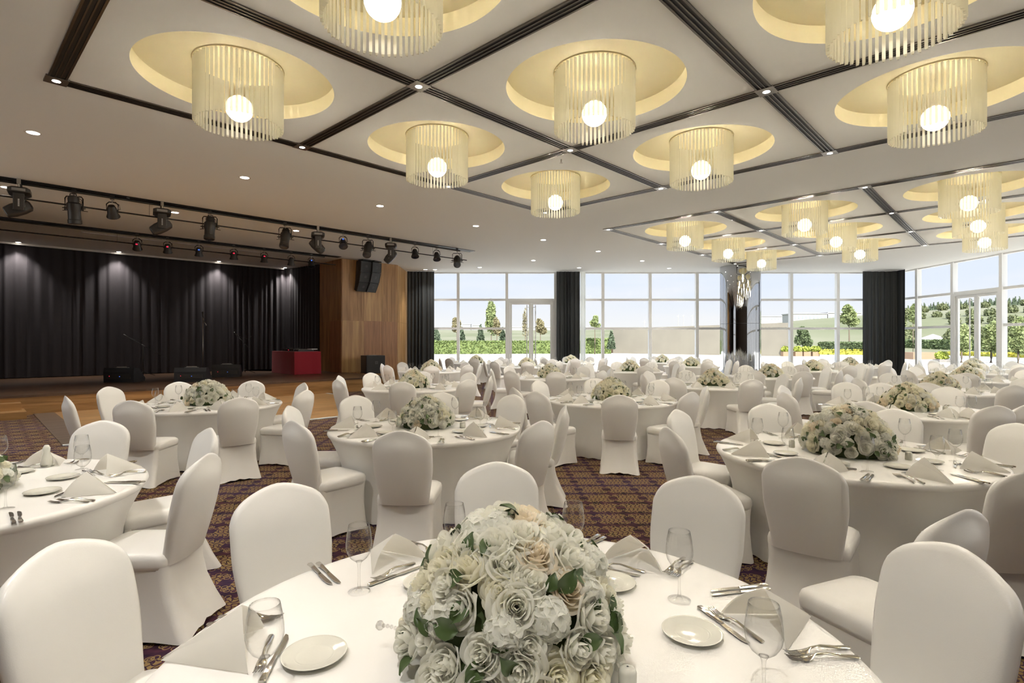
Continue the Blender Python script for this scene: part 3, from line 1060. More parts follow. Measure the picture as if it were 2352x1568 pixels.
def moving_head(px, rz, tilt, label):
    x, y = on_track(px, T1A, T1B)
    t = thing('moving_head_light', label, 'stage light', (x, y, ZP), rz, 'moving heads on the front track')
    link('clamp', clamp_me, t, (-0.16, 0, 0))
    link('clamp', clamp_me, t, (0.16, 0, 0))
    b = MB()
    b.loft([rrect(0.17, 0.12, 0.04, -0.11, 0, 4), rrect(0.235, 0.17, 0.05, -0.145, 0, 4), rrect(0.235, 0.17, 0.05, -0.215, 0, 4), rrect(0.15, 0.13, 0.05, -0.255, 0, 4)])
    base = b.obj('base', 'fixture', t, True, angle=35)
    MB().box(-0.25, -0.232, -0.1, 0.1, -0.20, -0.15).box(-0.03, 0.03, -0.178, -0.168, -0.2, -0.16).obj('control_panel', 'grey_mark', base)
    yk = MB()
    for s in (-1, 1):
        yk.loft([rrect(0.035, 0.085, 0.02, z, 0, 4) for z in (-0.24, -0.30, -0.50, -0.56)], T=TR(s * 0.165, 0, 0))
    yk.box(-0.19, 0.19, -0.085, 0.085, -0.275, -0.24)
    y_ = yk.obj('yoke', 'fixture', t, True, angle=35)
    mk = MB()
    for s in (-1, 1):
        for k in range(5):
            mk.box(s * 0.201 - 0.001, s * 0.201 + 0.001, -0.012, 0.012, -0.49 + k * 0.03, -0.472 + k * 0.03)
    for k in range(5):
        mk.box(-0.165 - 0.012, -0.165 + 0.012, -0.0872, -0.0855, -0.49 + k * 0.03, -0.472 + k * 0.03)
        mk.box(0.165 - 0.012, 0.165 + 0.012, -0.0872, -0.0855, -0.49 + k * 0.03, -0.472 + k * 0.03)
    mk.obj('side_lettering', 'white_mark', y_)
    h = MB()
    prof = [(0.06, 0.20), (0.105, 0.17), (0.125, 0.05), (0.125, -0.10), (0.10, -0.22), (0.085, -0.235)]
    h.loft([rrect(r, r * 0.95, r * 0.45, z, 0, 4) for r, z in prof][::-1])
    hd = h.obj('head', 'fixture', t, True, (0, 0, -0.50), (tilt, 0, 0), angle=30)
    MB().lathe([(0.072, -0.2365), (0.001, -0.237)], 20).obj('lens', 'lens', hd, True)
    MB().box(-0.128, -0.1255, -0.01, 0.01, -0.1, 0.1).obj('edge_strip', 'grey_mark', hd)
def profile_light(px, rz, tilt, label):
    x, y = on_track(px, T1A, T1B)
    t = thing('profile_spotlight', label, 'stage light', (x, y, ZP), rz, 'profile spotlights on the front track')
    link('clamp', clamp_me, t)
    yk = MB()
    yk.tube([(-0.155, 0, -0.40), (-0.155, 0, -0.15), (-0.13, 0, -0.11), (0.13, 0, -0.11), (0.155, 0, -0.15), (0.155, 0, -0.40)], 0.012, 6)
    yk.obj('yoke', 'blackm', t, True, angle=50)
    b = MB()
    b.lathe([(0.03, 0.27), (0.085, 0.25), (0.10, 0.20), (0.095, 0.13), (0.125, 0.10), (0.13, -0.02), (0.11, -0.05), (0.11, -0.22), (0.12, -0.23), (0.12, -0.30), (0.105, -0.31)], 20, True)
    for s in (-1, 1):
        b.tube([(s * 0.125, 0, 0.02), (s * 0.20, 0, 0.01)], 0.012, 6)
        b.tube([(s * 0.125, 0.04, -0.03), (s * 0.22, 0.05, -0.04)], 0.007, 6)
        b.box(s * 0.155 - 0.012, s * 0.155 + 0.012, -0.02, 0.02, -0.01, 0.03)
    bd = b.obj('body', 'fixture', t, True, (0, 0, -0.36), (tilt, 0, 0), angle=40)
    MB().lathe([(0.104, -0.305), (0.001, -0.295)], 20).obj('lens', 'lens', bd, True)
    hd = MB().tube([(-0.06, 0, 0.24), (-0.05, 0, 0.30), (0.05, 0, 0.30), (0.06, 0, 0.24)], 0.01, 6).obj('handle', 'blackm', bd, True)
    MB().tube([(0.03, 0.02, -0.1), (0.11, 0.05, -0.16), (0.14, 0.04, -0.30), (0.06, 0.02, -0.12)], 0.006, 5).obj('cable', 'blackp', t, True)
def par_light(px, A, B, rz, tilt, label, group, led=None, s=1.0):
    x, y = on_track(px, A, B)
    t = thing('par_can_light', label, 'stage light', (x, y, ZP), rz, group)
    t.scale = (s, s, s)
    link('clamp', clamp_me, t)
    yk = MB().tube([(-0.10, 0, -0.30), (-0.105, 0, -0.16), (-0.06, 0, -0.11), (0.06, 0, -0.11), (0.105, 0, -0.16), (0.10, 0, -0.30)], 0.012, 6)
    yk.obj('yoke', 'blackm', t, True, angle=50)
    b = MB().lathe([(0.001, 0.13), (0.06, 0.125), (0.085, 0.07), (0.10, -0.06), (0.125, -0.12), (0.125, -0.135), (0.112, -0.135)], 20)
    bd = b.obj('body', 'fixture', t, True, (0, 0, -0.30), (tilt, 0, 0), angle=40)
    MB().lathe([(0.113, -0.13), (0.001, -0.12)], 18).obj('lens', 'lens', bd, True)
    if led:
        MB().box(-0.025, 0.025, -0.095, -0.085, 0.06, 0.09).obj('status_light', 'led_' + led, bd)
    MB().tube([(0.0, 0.04, -0.1), (0.11, 0.06, -0.14), (0.13, 0.05, -0.24), (0.05, 0.03, -0.28)], 0.006, 5).obj('cable', 'blackp', t, True)
moving_head(45, math.radians(128), math.radians(62), 'largest moving head at the picture edge on the front track')
moving_head(372, math.radians(124), math.radians(58), 'moving head with downlight glowing beside it on the front track')
moving_head(730, math.radians(112), math.radians(132), 'moving head with lit lens, above the wood pillar edge')
moving_head(898, math.radians(100), math.radians(40), 'last moving head on the front track, beside the hanging speakers')
profile_light(170, 0.3, math.radians(8), 'largest profile spotlight hanging straight down beside first moving head')
profile_light(482, 0.3, math.radians(-12), 'profile spotlight hanging nearly straight, right of second moving head')
profile_light(655, 0.2, math.radians(-28), 'profile spotlight tilted slightly in front of a downlight')
profile_light(845, 0.1, math.radians(-42), 'profile spotlight tilted steeply above the hanging speakers')
profile_light(1050, 0.1, math.radians(-55), 'profile spotlight nearly horizontal at the track end by the windows')
g1, g2 = 'par lamps on the front track', 'small par lamps on the stage track'
par_light(258, T1A, T1B, 0.4, math.radians(40), 'short par lamp between first profile spotlight and second moving head', g1)
par_light(788, T1A, T1B, 0.4, math.radians(-38), 'short par lamp between third moving head and steep profile spotlight', g1, 'blue')
par_light(953, T1A, T1B, 0.3, math.radians(-25), 'first of two par lamps past the last moving head', g1)
par_light(1003, T1A, T1B, 0.3, math.radians(-25), 'second of two par lamps past the last moving head', g1)
for k, (px, led, tl, lb) in enumerate(((315, 'red', 35, 'first par lamp on the stage track with red indicator'), (385, 'red', 25, 'second par lamp on the stage track with bright red indicator'),
                                       (457, 'blue', 20, 'third par lamp on the stage track, in front of the pale air outlet'), (537, 'red', 15, 'fourth par lamp on the stage track'),
                                       (607, 'red', 10, 'fifth par lamp on the stage track, before the drape corner'), (669, None, 20, 'sixth par lamp on the stage track, above the side drape'),
                                       (715, 'blue', -15, 'last par lamp on the stage track, against the wood pillar'))):
    par_light(px, T2A, T2B, 0.5, math.radians(tl), lb, g2, led)

# ================================================================ ON AND ABOVE THE STAGE
def emblem(T, s, parent):
    m = MB()
    for x0, x1, z0, z1 in ((-1, 1, 0.6, 1), (-1, 1, -1, -0.6), (-1, -0.6, -0.6, 0.6), (0.6, 1, -0.6, 0.6), (-0.22, 0.22, -0.22, 0.22)):
        m.box(x0 * s, x1 * s, -0.004, 0.0, z0 * s, z1 * s, T)
    return m.obj('emblem', 'emblem', parent)
def speaker_array(x, y, z, rz, label, n=3):
    t = thing('line_array_speaker', label, 'speaker', (x, y, z), rz, 'speakers hung beside the pillar')
    # curved stack: each cabinet leans a little more
    px_, pz, ang = 0.0, 0.0, math.radians(4)
    MB().box(-0.2, 0.2, -0.05, 0.25, 0.02, 0.06).tube([(-0.12, 0.1, 0.06), (-0.12, 0.1, CEIL - z)], 0.018, 6).tube([(0.12, 0.1, 0.06), (0.12, 0.1, CEIL - z)], 0.018, 6).obj('hanging_frame', 'blackm', t)
    yy, zz = 0.0, 0.0
    for k in range(n):
        h = 0.40
        T = Matrix.Translation((0, yy, zz)) @ Matrix.Rotation(ang, 4, 'X')
        cab = MB()
        fr = [(-0.25, 0.0), (0.25, 0.0), (0.25, 0.16), (0.17, 0.42), (-0.17, 0.42), (-0.25, 0.16)]
        cab.loft([[(a, b, -h + 0.006) for a, b in fr], [(a, b, -0.006) for a, b in fr]], T=T)
        c = cab.obj('cabinet', 'blackp', t)
        MB().box(-0.215, 0.215, -0.012, 0.001, -h + 0.02, -0.02, T).obj('grille', 'grille', c)
        MB().box(-0.245, -0.22, -0.016, 0.001, -h + 0.01, -0.01, T).box(0.22, 0.245, -0.016, 0.001, -h + 0.01, -0.01, T).obj('edge_trim', 'grey_mark' if k == 9 else 'fixture', c)
        emblem(T @ TR(0, -0.012, -h / 2 + 0.01), 0.042, c)
        yy += h * math.sin(ang)
        zz -= h * math.cos(ang)
        ang += math.radians(11)
    return t
X_, Y_, Z_ = atY(842, 600, 20.85)
speaker_array(X_, Y_, Z_, math.radians(50), 'hung black three-box speaker, front one of the curved pair')
X_, Y_, Z_ = atY(866, 603, 21.2)
speaker_array(X_ , Y_, Z_, math.radians(62), 'hung black speaker, rear one of the curved pair')
x_, y_ = px_down(846, 858, SZ)
t = thing('subwoofer', 'black subwoofer box standing on stage beside the wood pillar', 'speaker', (x_ + 0.06, y_ + 0.42, SZ), math.radians(33))
sb = MB().loft([rrect(0.36, 0.33, 0.02, z, 0, 3) for z in (0.0, 0.66)]).obj('cabinet', 'blackp', t)
MB().box(-0.34, 0.34, -0.345, -0.33, 0.03, 0.63).obj('grille', 'grille', t)
emblem(TR(0.02, -0.346, 0.40), 0.05, t)
MB().box(-0.2, 0.12, -0.1, 0.1, 0.66, 0.675).obj('top_socket', 'grey_mark', t)

# red cloth table with players
cx_, cy_ = px_down(676, 860.5, SZ)
t = thing('covered_table', 'table hidden under a red floor length cloth on stage', 'table', (cx_, cy_, SZ), PI / 4)
# local: corner at origin, long side to -X.. along (-1,1): local +Y ; short side along local +X
rc = MB()
W_, D_, H_ = 0.98, 2.0, 0.82
def rfn(z, e, amp):
    out = []
    per = [(0, 0), (W_, 0), (W_, D_), (0, D_)]
    for i in range(4):
        a, b = per[i], per[(i + 1) % 4]
        for k in range(10):
            s = k / 10
            x, y = a[0] + (b[0] - a[0]) * s, a[1] + (b[1] - a[1]) * s
            nx, ny = (b[1] - a[1]), -(b[0] - a[0])
            q = math.hypot(nx, ny)
            wv = amp * math.sin(i * 2 + s * 17)
            out.append((x + nx / q * (e + wv), y + ny / q * (e + wv), z))
    return out
rc.loft([rfn(0.005, 0.012, 0.012), rfn(0.4, 0.008, 0.006), rfn(0.78, 0.002, 0.001), rfn(H_ - 0.01, 0.0, 0), rfn(H_, -0.02, 0)], False, True)
rc.obj('red_cloth', 'red', t, True, angle=50)
def onred(x, y):
    v = Matrix.Rotation(PI / 4, 4, 'Z') @ Vector((x, y, 0))
    return (cx_ + v.x, cy_ + v.y, SZ + H_)
d = thing('dj_player', 'black deck player at the outer end of the red table', 'audio deck', onred(0.5, 1.55), PI / 4, 'decks on the red table')
MB().loft([rrect(0.22, 0.2, 0.02, 0.0, 0, 3), rrect(0.22, 0.2, 0.02, 0.09, 0, 3)]).obj('body', 'blackp', d)
MB().lathe([(0.13, 0.09), (0.13, 0.115), (0.001, 0.118)], 24).obj('jog_wheel', 'blackm', d, True, angle=40)
MB().box(-0.15, -0.10, -0.205, -0.2, 0.03, 0.05).obj('status_light', 'led_red', d)
d2 = dup(d, onred(0.5, 0.95), PI / 4, 'black deck player in the middle of the red table')
d = thing('audio_mixer', 'low black mixer with knobs near the corner of the red table', 'audio mixer', onred(0.55, 0.45), PI / 4)
MB().loft([rrect(0.3, 0.18, 0.02, 0.0, 0, 3), rrect(0.3, 0.18, 0.02, 0.06, 0, 3)]).obj('body', 'blackp', d)
kn = MB()
for i in range(7):
    for j in range(3):
        kn.lathe([(0.012, 0.06), (0.010, 0.085), (0.001, 0.086)], 8, T=TR(-0.22 + i * 0.07, -0.1 + j * 0.09, 0))
kn.obj('knobs', 'clamp', d, True)
d = thing('paper_stack', 'white sheet lying on the mixer end of the red table', 'paper', onred(0.78, 0.24), PI / 4 + 0.4)
MB().box(-0.15, 0.15, -0.1, 0.1, 0.0, 0.035).obj('sheets', 'paper', d)
d.location.z += 0.062

def monitor(px, py, rz, label, s=1.0):
    x, y = px_down(px, py, SZ)
    t = thing('stage_monitor', label, 'floor monitor', (x, y + 0.25, SZ), rz, 'wedge floor monitors along the stage')
    b = MB()
    prof = [(-0.26, 0.0), (0.26, 0.0), (0.28, 0.10), (-0.02, 0.40), (-0.24, 0.42), (-0.27, 0.30)]   # (y, z), grille slopes to the back
    b.loft([[(-0.42 * s, y * s, z * s) for y, z in prof][::-1], [(0.42 * s, y * s, z * s) for y, z in prof][::-1]])
    c = b.obj('cabinet', 'blackp', t)
    MB().tube([(-0.14 * s, -0.13 * s, 0.412 * s), (-0.13 * s, -0.13 * s, 0.44 * s), (0.13 * s, -0.13 * s, 0.44 * s), (0.14 * s, -0.13 * s, 0.412 * s)], 0.014, 6).box(-0.17 * s, 0.17 * s, -0.22 * s, -0.05 * s, 0.405 * s, 0.422 * s).obj('carry_handle', 'grey_mark', t, False)
    MB().box(-0.33 * s, 0.33 * s, -0.285 * s, -0.262 * s, 0.10 * s, 0.22 * s).obj('rear_panel', 'fixture', t)
    MB().box(-0.25 * s, -0.235 * s, -0.292 * s, -0.285 * s, 0.175 * s, 0.188 * s).obj('status_light', 'led_red', t)
    MB().box(0.03 * s, 0.055 * s, -0.292 * s, -0.285 * s, 0.165 * s, 0.178 * s).obj('display', 'led_blue', t)
monitor(272, 878, math.radians(3), 'wedge floor monitor standing alone, in front of the second drape')
monitor(432, 877, math.radians(14), 'wedge floor monitor partly behind the white flowers on stage edge')
monitor(513, 866, math.radians(20), 'wedge floor monitor beside the straight microphone stand')

def mic_stand(px, py, label, boom=None, h=1.0, Ydir=0):
    x, y = px_down(px, py, SZ)
    t = thing('microphone_stand', label, 'microphone stand', (x, y, SZ), 0, 'microphone stands on the stage')
    for k in range(3):
        a = 0.5 + k * 2 * PI / 3
        MB().tube([(0, 0, 0.14), (0.34 * math.cos(a), 0.34 * math.sin(a), 0.012)], 0.010, 6).obj('leg', 'blackm', t, True)
    MB().tube([(0, 0, 0.04), (0, 0, h)], 0.014, 8).obj('pole', 'blackm' if boom else 'clamp', t, True)
    if boom:
        (ax, az), (bx, bz) = boom
        MB().tube([(ax, 0, az), (bx, 0, bz)], 0.010, 8).obj('boom_arm', 'blackm', t, True)
        dv = Vector((ax - bx, 0, az - bz)).normalized()
        p = Vector((ax, 0, az))
        mic = MB().tube([p - dv * 0.02, p + dv * 0.12, p + dv * 0.2], [0.012, 0.02, 0.026], 10).obj('microphone', 'fixture', t, True)
        MB().tube([p, p + Vector((0.16, 0.02, -0.06)), p + Vector((0.42, 0.02, -0.12)), p + Vector((0.5, 0.03, 0.0))], 0.006, 5).obj('cable', 'blackp', t, True)
    else:
        p = Vector((0, 0, h))
        MB().tube([p, p + Vector((0, 0, 0.1)), p + Vector((-0.01, 0, 0.18))], [0.012, 0.02, 0.026], 10).obj('microphone', 'fixture', t, True)
        MB().tube([(0.0, 0, h - 0.1), (0.08, 0, h - 0.2), (0.12, 0, h - 0.26), (0.1, 0, h - 0.28)], 0.012, 6).obj('clip', 'clamp', t, True)
mic_stand(329, 863, 'microphone on a long boom stand behind the first floor monitor', ((-0.50, 1.32), (0.78, 0.62)), 1.06)
mic_stand(466, 866, 'tall straight microphone stand between two floor monitors', None, 1.98)
mic_stand(563, 857, 'boom microphone stand near the red table', ((-0.28, 1.38), (0.20, 0.88)), 1.05)

# ================================================================ TABLES AND CHAIRS
TR_, TH = 0.965, 0.75
TABLES = {   # key: (x, y, phrase, chair angle offset, detail level)
    'A': (0.005, 1.53, 'the front table', 5, 3),
    'B': (-0.88, 5.60, 'the table behind the front flowers', 2, 3),
    'C': (2.63, 4.28, 'the big garden-side table', 0, 3),
    'D': (-3.22, 3.10, 'the cut-off edge table', 2, 3),
    'E': (-4.25, 7.62, 'the dance floor table', 0, 3),
    'F': (1.50, 8.25, 'the middle third-row table', -1, 3),
    'G': (5.07, 7.00, 'the table behind the garden-side one', 0, 3),
    'H': (-1.87, 10.4, 'the table facing the subwoofer', 3, 2),
    'I': (4.02, 10.9, 'the table before the mirrored column', 2, 2),
    'J': (0.92, 13.3, 'the table under the middle curtain', 4, 2),
    'K': (7.63, 9.75, 'the third garden-diagonal table', -2, 2),
    'L': (-2.40, 16.2, 'the table before the green curtain', 5, 1),
    'M': (0.52, 19.0, 'the table before the glass door', 0, 1),
    'N': (3.50, 16.2, 'the mid-room yellow-flowered table', 7, 1),
    'O': (6.40, 13.5, 'the table beside the mirrored column', 3, 1),
    'P': (10.4, 12.5, 'the fourth garden-diagonal table', 2, 1),
    'Q': (-1.45, 22.1, 'the last table under the tall tree', 4, 0),
    'S': (2.40, 22.2, 'the last table under the middle curtain', 1, 0),
    'T': (6.36, 19.4, 'the table before the sand wall', 6, 0),
    'U': (6.30, 22.9, 'the farthest small-flowered table', 2, 0),
    'V': (9.10, 16.5, 'the table under the lime planters', 3, 0),
    'W': (11.75, 19.0, 'the table beside the corner curtain', 8, 0),
    'X': (12.95, 15.4, 'the fifth garden-diagonal table', 0, 0),
    'Y': (15.2, 18.0, 'the table at the garden door', 5, 0),
}
SEAT = {0: ('side-on, garden side of', 'garden side of'), 1: ('angled to camera, garden-window corner of', 'garden-window corner of'),
        2: ('facing the camera across', 'far window side of'), 3: ('angled to camera, stage-window corner of', 'stage-window corner of'),
        4: ('side-on, stage side of', 'stage side of'), 5: ('turned mostly away, stage side of', 'near stage corner of'),
        6: ('seen from behind at', 'camera side of'), 7: ('turned mostly away, garden side of', 'near garden corner of')}

# ---- table with fitted stretch cloth
tt = MB()
tt.lathe([(0.002, TH), (0.5, TH), (0.93, TH), (0.952, TH - 0.003), (0.962, TH - 0.012), (TR_, TH - 0.026), (0.958, TH - 0.042), (0.948, TH - 0.052)], 96)
top_me = tt.mesh('table_top', 'cloth', True)
def skirt_ring(r, z, amp, n=160):
    out = []
    for i in range(n):
        a = 2 * PI * i / n
        rr = r + amp * (math.sin(a * 22) * 0.6 + math.sin(a * 37 + 1.1) * 0.4) + amp * 1.4 * math.cos(a * 4)
        out.append((rr * math.cos(a), rr * math.sin(a), z + (0.5 * amp * (1 + math.sin(a * 29)) if z < 0.02 else 0)))
    return out
sk = MB()
sk.loft([skirt_ring(0.948, 0.698, 0), skirt_ring(0.93, 0.67, 0.0), skirt_ring(0.895, 0.60, 0.001), skirt_ring(0.86, 0.52, 0.002), skirt_ring(0.835, 0.42, 0.003), skirt_ring(0.825, 0.30, 0.005),
         skirt_ring(0.83, 0.17, 0.008), skirt_ring(0.842, 0.06, 0.011), skirt_ring(0.85, 0.004, 0.014)], False, False)
skirt_me = sk.mesh('skirt', 'cloth', True)

# ---- banquet chair in a fitted cover (facing +Y)
def chair_back_mesh():
    mb = MB()
    na, nb = 22, 18
    def surf(side):
        def fn(u, v):
            a = 2 * u - 1
            a = math.copysign(1 - (1 - abs(a)) ** 1.5, a)
            b = v
            b = 1 - (1 - b) ** 1.35
            q = min(1, b / 0.72)
            q = q * q * (3 - 2 * q)
            w = 0.188 + 0.034 * q
            topz = 0.976 - 0.082 * abs(a) ** 1.65 - 0.062 * abs(a) ** 11
            z = 0.405 + b * (topz - 0.405)
            t = 0.036 * (max(0, 1 - abs(a) ** 9)) ** 0.42 * (max(0, 1 - b ** 22)) ** 0.42
            y = -0.205 - 0.122 * ((z - 0.40) / 0.57) + 0.022 * a * a
            lens = min(1.0, max(0.0, (b - 0.74) / 0.26))
            lens = lens * lens * (3 - 2 * lens) * (1 - a * a)
            if side > 0:
                y += t * (1.0 + 0.35 * (1 - a * a) * math.sin(PI * min(1, b * 1.05))) * (1 - 0.55 * lens)
            else:
                y -= t * (1.0 + 0.95 * (1 - a * a) * math.sin(PI * b) ** 0.7) * (1 - 0.80 * lens)
            return (a * w, y, z)
        return fn
    mb.grid(surf(1), na, nb)
    mb.grid(surf(-1), na, nb, flip=True)
    return mb.mesh('backrest', 'cloth', True, merge=True)
back_me = chair_back_mesh()
seat_b = MB()
seat_b.loft([rrect(0.212, 0.225, 0.05, 0.385, 0.02, 7), rrect(0.217, 0.232, 0.055, 0.41, 0.022, 7), rrect(0.218, 0.234, 0.06, 0.44, 0.022, 7), rrect(0.212, 0.228, 0.06, 0.462, 0.022, 7),
             rrect(0.195, 0.21, 0.06, 0.476, 0.022, 7), rrect(0.15, 0.165, 0.06, 0.484, 0.022, 7), rrect(0.08, 0.09, 0.05, 0.487, 0.022, 7)])
seat_me = seat_b.mesh('seat', 'cloth', True)
def chair_skirt_mesh():
    mb = MB()
    rows = [(0.402, 0.213, 0.228, 0.02, 0.0), (0.33, 0.209, 0.226, 0.015, 0.010), (0.22, 0.214, 0.235, 0.0, 0.014), (0.10, 0.228, 0.262, -0.022, 0.012), (0.004, 0.243, 0.290, -0.042, 0.010)]
    rings = []
    for z, hx, hy, cyy, pinch in rows:
        ring = rrect(hx, hy, 0.045, z, cyy, 5)
        # subdivide and pull the sides in between the legs
        out = []
        n = len(ring)
        for i in range(n):
            p, q = Vector(ring[i]), Vector(ring[(i + 1) % n])
            m = 8 if (q - p).length > 0.1 else 1
            nrm = Vector(((q - p).y, -(q - p).x, 0))
            nrm = nrm.normalized() if nrm.length else nrm
            for k in range(m):
                s = k / m
                w = math.sin(PI * s) if m > 1 else 0
                wob = 0.005 * math.sin(i * 5 + k * 4.3) if (m > 1 and 0 < k) else 0
                zz = z + (0.02 * w + 0.006 * math.sin(k * 3.1 + i) * w if z < 0.02 else 0)
                v = p.lerp(q, s) - nrm * (pinch * w) + nrm * wob * (1 - z / 0.4)
                out.append((v.x, v.y, zz))
        rings.append(out)
    mb.loft(rings, False, False)
    return mb.mesh('skirt', 'cloth', True)
cskirt_me = chair_skirt_mesh()
def place_chair(x, y, face, label, group=None):
    """x, y: where the crown of the backrest is; face: direction the chair looks."""
    ox, oy = x + 0.325 * math.cos(face), y + 0.325 * math.sin(face)
    pts = [(ox + dx, oy + dy, z) for dx in (-0.3, 0, 0.3) for dy in (-0.3, 0, 0.3) for z in (0.0, 0.5, 0.95)]
    if not in_frame(pts, 4):
        return None
    t = thing('banquet_chair', label, 'chair', (ox, oy, 0), face - PI / 2, group)
    link('backrest', back_me, t)
    link('seat', seat_me, t)
    link('skirt', cskirt_me, t)
    return t
# picks for the chairs of the near tables: pixel of the crown of each backrest
def pick(px, py, zc=0.97):
    Y = (CAMH - zc) * FPX / (py - CY)
    return (px - CX) / FPX * Y, Y
PICK = {
    'A': {0: (2200, 1257), 1: (1610, 1095), 2: (1140, 1062), 3: (637, 1112), 4: (130, 1250)},
    'B': {0: (1300, 931), 1: (1180, 906), 2: (1013, 901), 3: (814, 908), 4: (663, 932), 5: (673, 967), 6: (920, 990), 7: (1243, 967)},
    'C': {0: (2339, 973), 1: (2057, 939), 2: (1762, 927), 3: (1552, 941), 4: (1533, 981), 5: (1840, 1051), 6: (2390, 1078)},
    'D': {0: (477, 1043), 1: (471, 985), 2: (226, 969)},
    'E': {0: (704, 896), 1: (698, 879), 2: (581, 874), 3: (410, 877), 4: (248, 888), 5: (150, 909), 6: (300, 920), 7: (551, 913)},
    'F': {0: (1616, 886), 1: (1498, 874), 3: (1246, 874), 4: (1179, 890), 5: (1230, 899), 6: (1423, 907), 7: (1589, 900)},
    'G': {2: (2006, 873), 3: (1881, 868), 5: (1801, 901), 6: (1990, 922), 7: (2290, 932), 1: (2180, 888), 4: (1795, 885), 0: (2330, 925)},
}
for key, (tx, ty, ph, off, lod) in TABLES.items():
    t = thing('banquet_table', 'round banquet table in a fitted white stretch cloth, ' + ph.replace('the ', '', 1), 'table', (tx, ty, 0), math.radians(13 * ord(key)), 'round white banquet tables')
    link('table_top', top_me, t)
    link('skirt', skirt_me, t)
    for k in range(8):
        rr = random.Random(ord(key) * 17 + k)
        p = PICK.get(key, {}).get(k)
        if key == 'A' and k > 4 or key == 'D' and k > 3:
            continue
        if p:
            x_, y_ = pick(*p)
            # keep a sensible distance from the table so that seats stay clear of the cloth
            v = Vector((x_ - tx, y_ - ty))
            if v.length < 1.38:
                v *= 1.38 / v.length
            if v.length > 1.72:
                v *= 1.72 / v.length
            x_, y_ = tx + v.x, ty + v.y
        else:
            a = math.radians(off + 45 * k + rr.uniform(-4, 4))
            d = 1.42 + (0.10 if k in (5, 6, 7) else 0) + rr.uniform(0, 0.08)
            x_, y_ = tx + d * math.cos(a), ty + d * math.sin(a)
        face = math.atan2(ty - y_, tx - x_) + math.radians(rr.uniform(-5, 5))
        place_chair(x_, y_, face, 'white covered chair, %s %s' % (SEAT[k][0], ph), 'white covered banquet chairs')
place_chair(1.74, 2.10, math.radians(113), 'white covered chair turned askew between the front table and big garden-side table', 'white covered banquet chairs')

# ================================================================ TABLEWARE
# wine glass: bowl, stem, foot
bowl_me = MB().lathe([(0.004, 0.103), (0.016, 0.108), (0.030, 0.120), (0.040, 0.137), (0.0445, 0.156), (0.044, 0.176), (0.041, 0.198), (0.0365, 0.222), (0.034, 0.233), (0.0352, 0.2332), (0.0377, 0.222), (0.0422, 0.198)], 28).mesh('bowl', 'glass', True)
stem_me = MB().lathe([(0.012, 0.005), (0.0055, 0.014), (0.0042, 0.04), (0.0042, 0.08), (0.006, 0.097), (0.012, 0.106), (0.001, 0.107)], 14).mesh('stem', 'glass', True)
foot_me = MB().lathe([(0.0375, 0.0005), (0.0378, 0.002), (0.022, 0.0045), (0.008, 0.0075), (0.001, 0.008)], 28).mesh('foot', 'glass', True)
glass_far_me = MB().lathe([(0.036, 0.001), (0.010, 0.006), (0.0045, 0.02), (0.0045, 0.095), (0.020, 0.11), (0.038, 0.133), (0.0445, 0.158), (0.041, 0.198), (0.034, 0.233)], 16).mesh('wine_glass', 'glass', True)
# bread plate
plate_prof = [(0.001, 0.006), (0.045, 0.006), (0.05, 0.0072)]
for k in range(6):
    r = 0.053 + k * 0.0052
    plate_prof += [(r, 0.0085 + k * 0.0011), (r + 0.0026, 0.0079 + k * 0.0012)]
plate_prof += [(0.0865, 0.0155), (0.0875, 0.0145), (0.06, 0.004), (0.045, 0.001), (0.001, 0.001)]
bplate_me = MB().lathe(plate_prof, 48).mesh('bread_plate', 'porcelain', True)
# napkin folded into a pyramid: ridge runs from the apex down towards the guest
def napkin_mesh(seed, lite=False):
    rr = random.Random(seed)
    mb = MB()
    A = Vector((rr.uniform(-0.01, 0.01), 0.055 + rr.uniform(-0.012, 0.012), 0.122 + rr.uniform(-0.008, 0.008)))
    T = Vector((rr.uniform(-0.006, 0.006), -0.135, 0.006))
    n = 8
    for s in (-1, 1):
        Bp = Vector((s * (0.112 + rr.uniform(-0.008, 0.008)), 0.105 + rr.uniform(-0.02, 0.01), 0.003))
        for lay in ((0.0, 1.0),) if lite else ((0.0, 1.0), (0.007, 0.975)):
            o, q = lay
            def fn(u, v, s=s, Bp=Bp, o=o, q=q):
                e = T.lerp(A, u)                     # ridge
                b = T.lerp(Bp, u)
                p = e.lerp(b, v * q)
                bulge = 0.014 * math.sin(PI * v) * u
                p = p + Vector((s * (bulge + o * (0.3 + v)), o * 0.5 * u, bulge * 0.6 - o * 0.35))
                # soft rounded ridge
                p.x += s * 0.004 * (1 - v) ** 3
                p.z = max(p.z, 0.003)
                return p
            mb.grid(fn, n, n, flip=(s > 0))
    return mb.mesh('folded_napkin', 'linen', True)
napkins = [napkin_mesh(k) for k in range(4)]
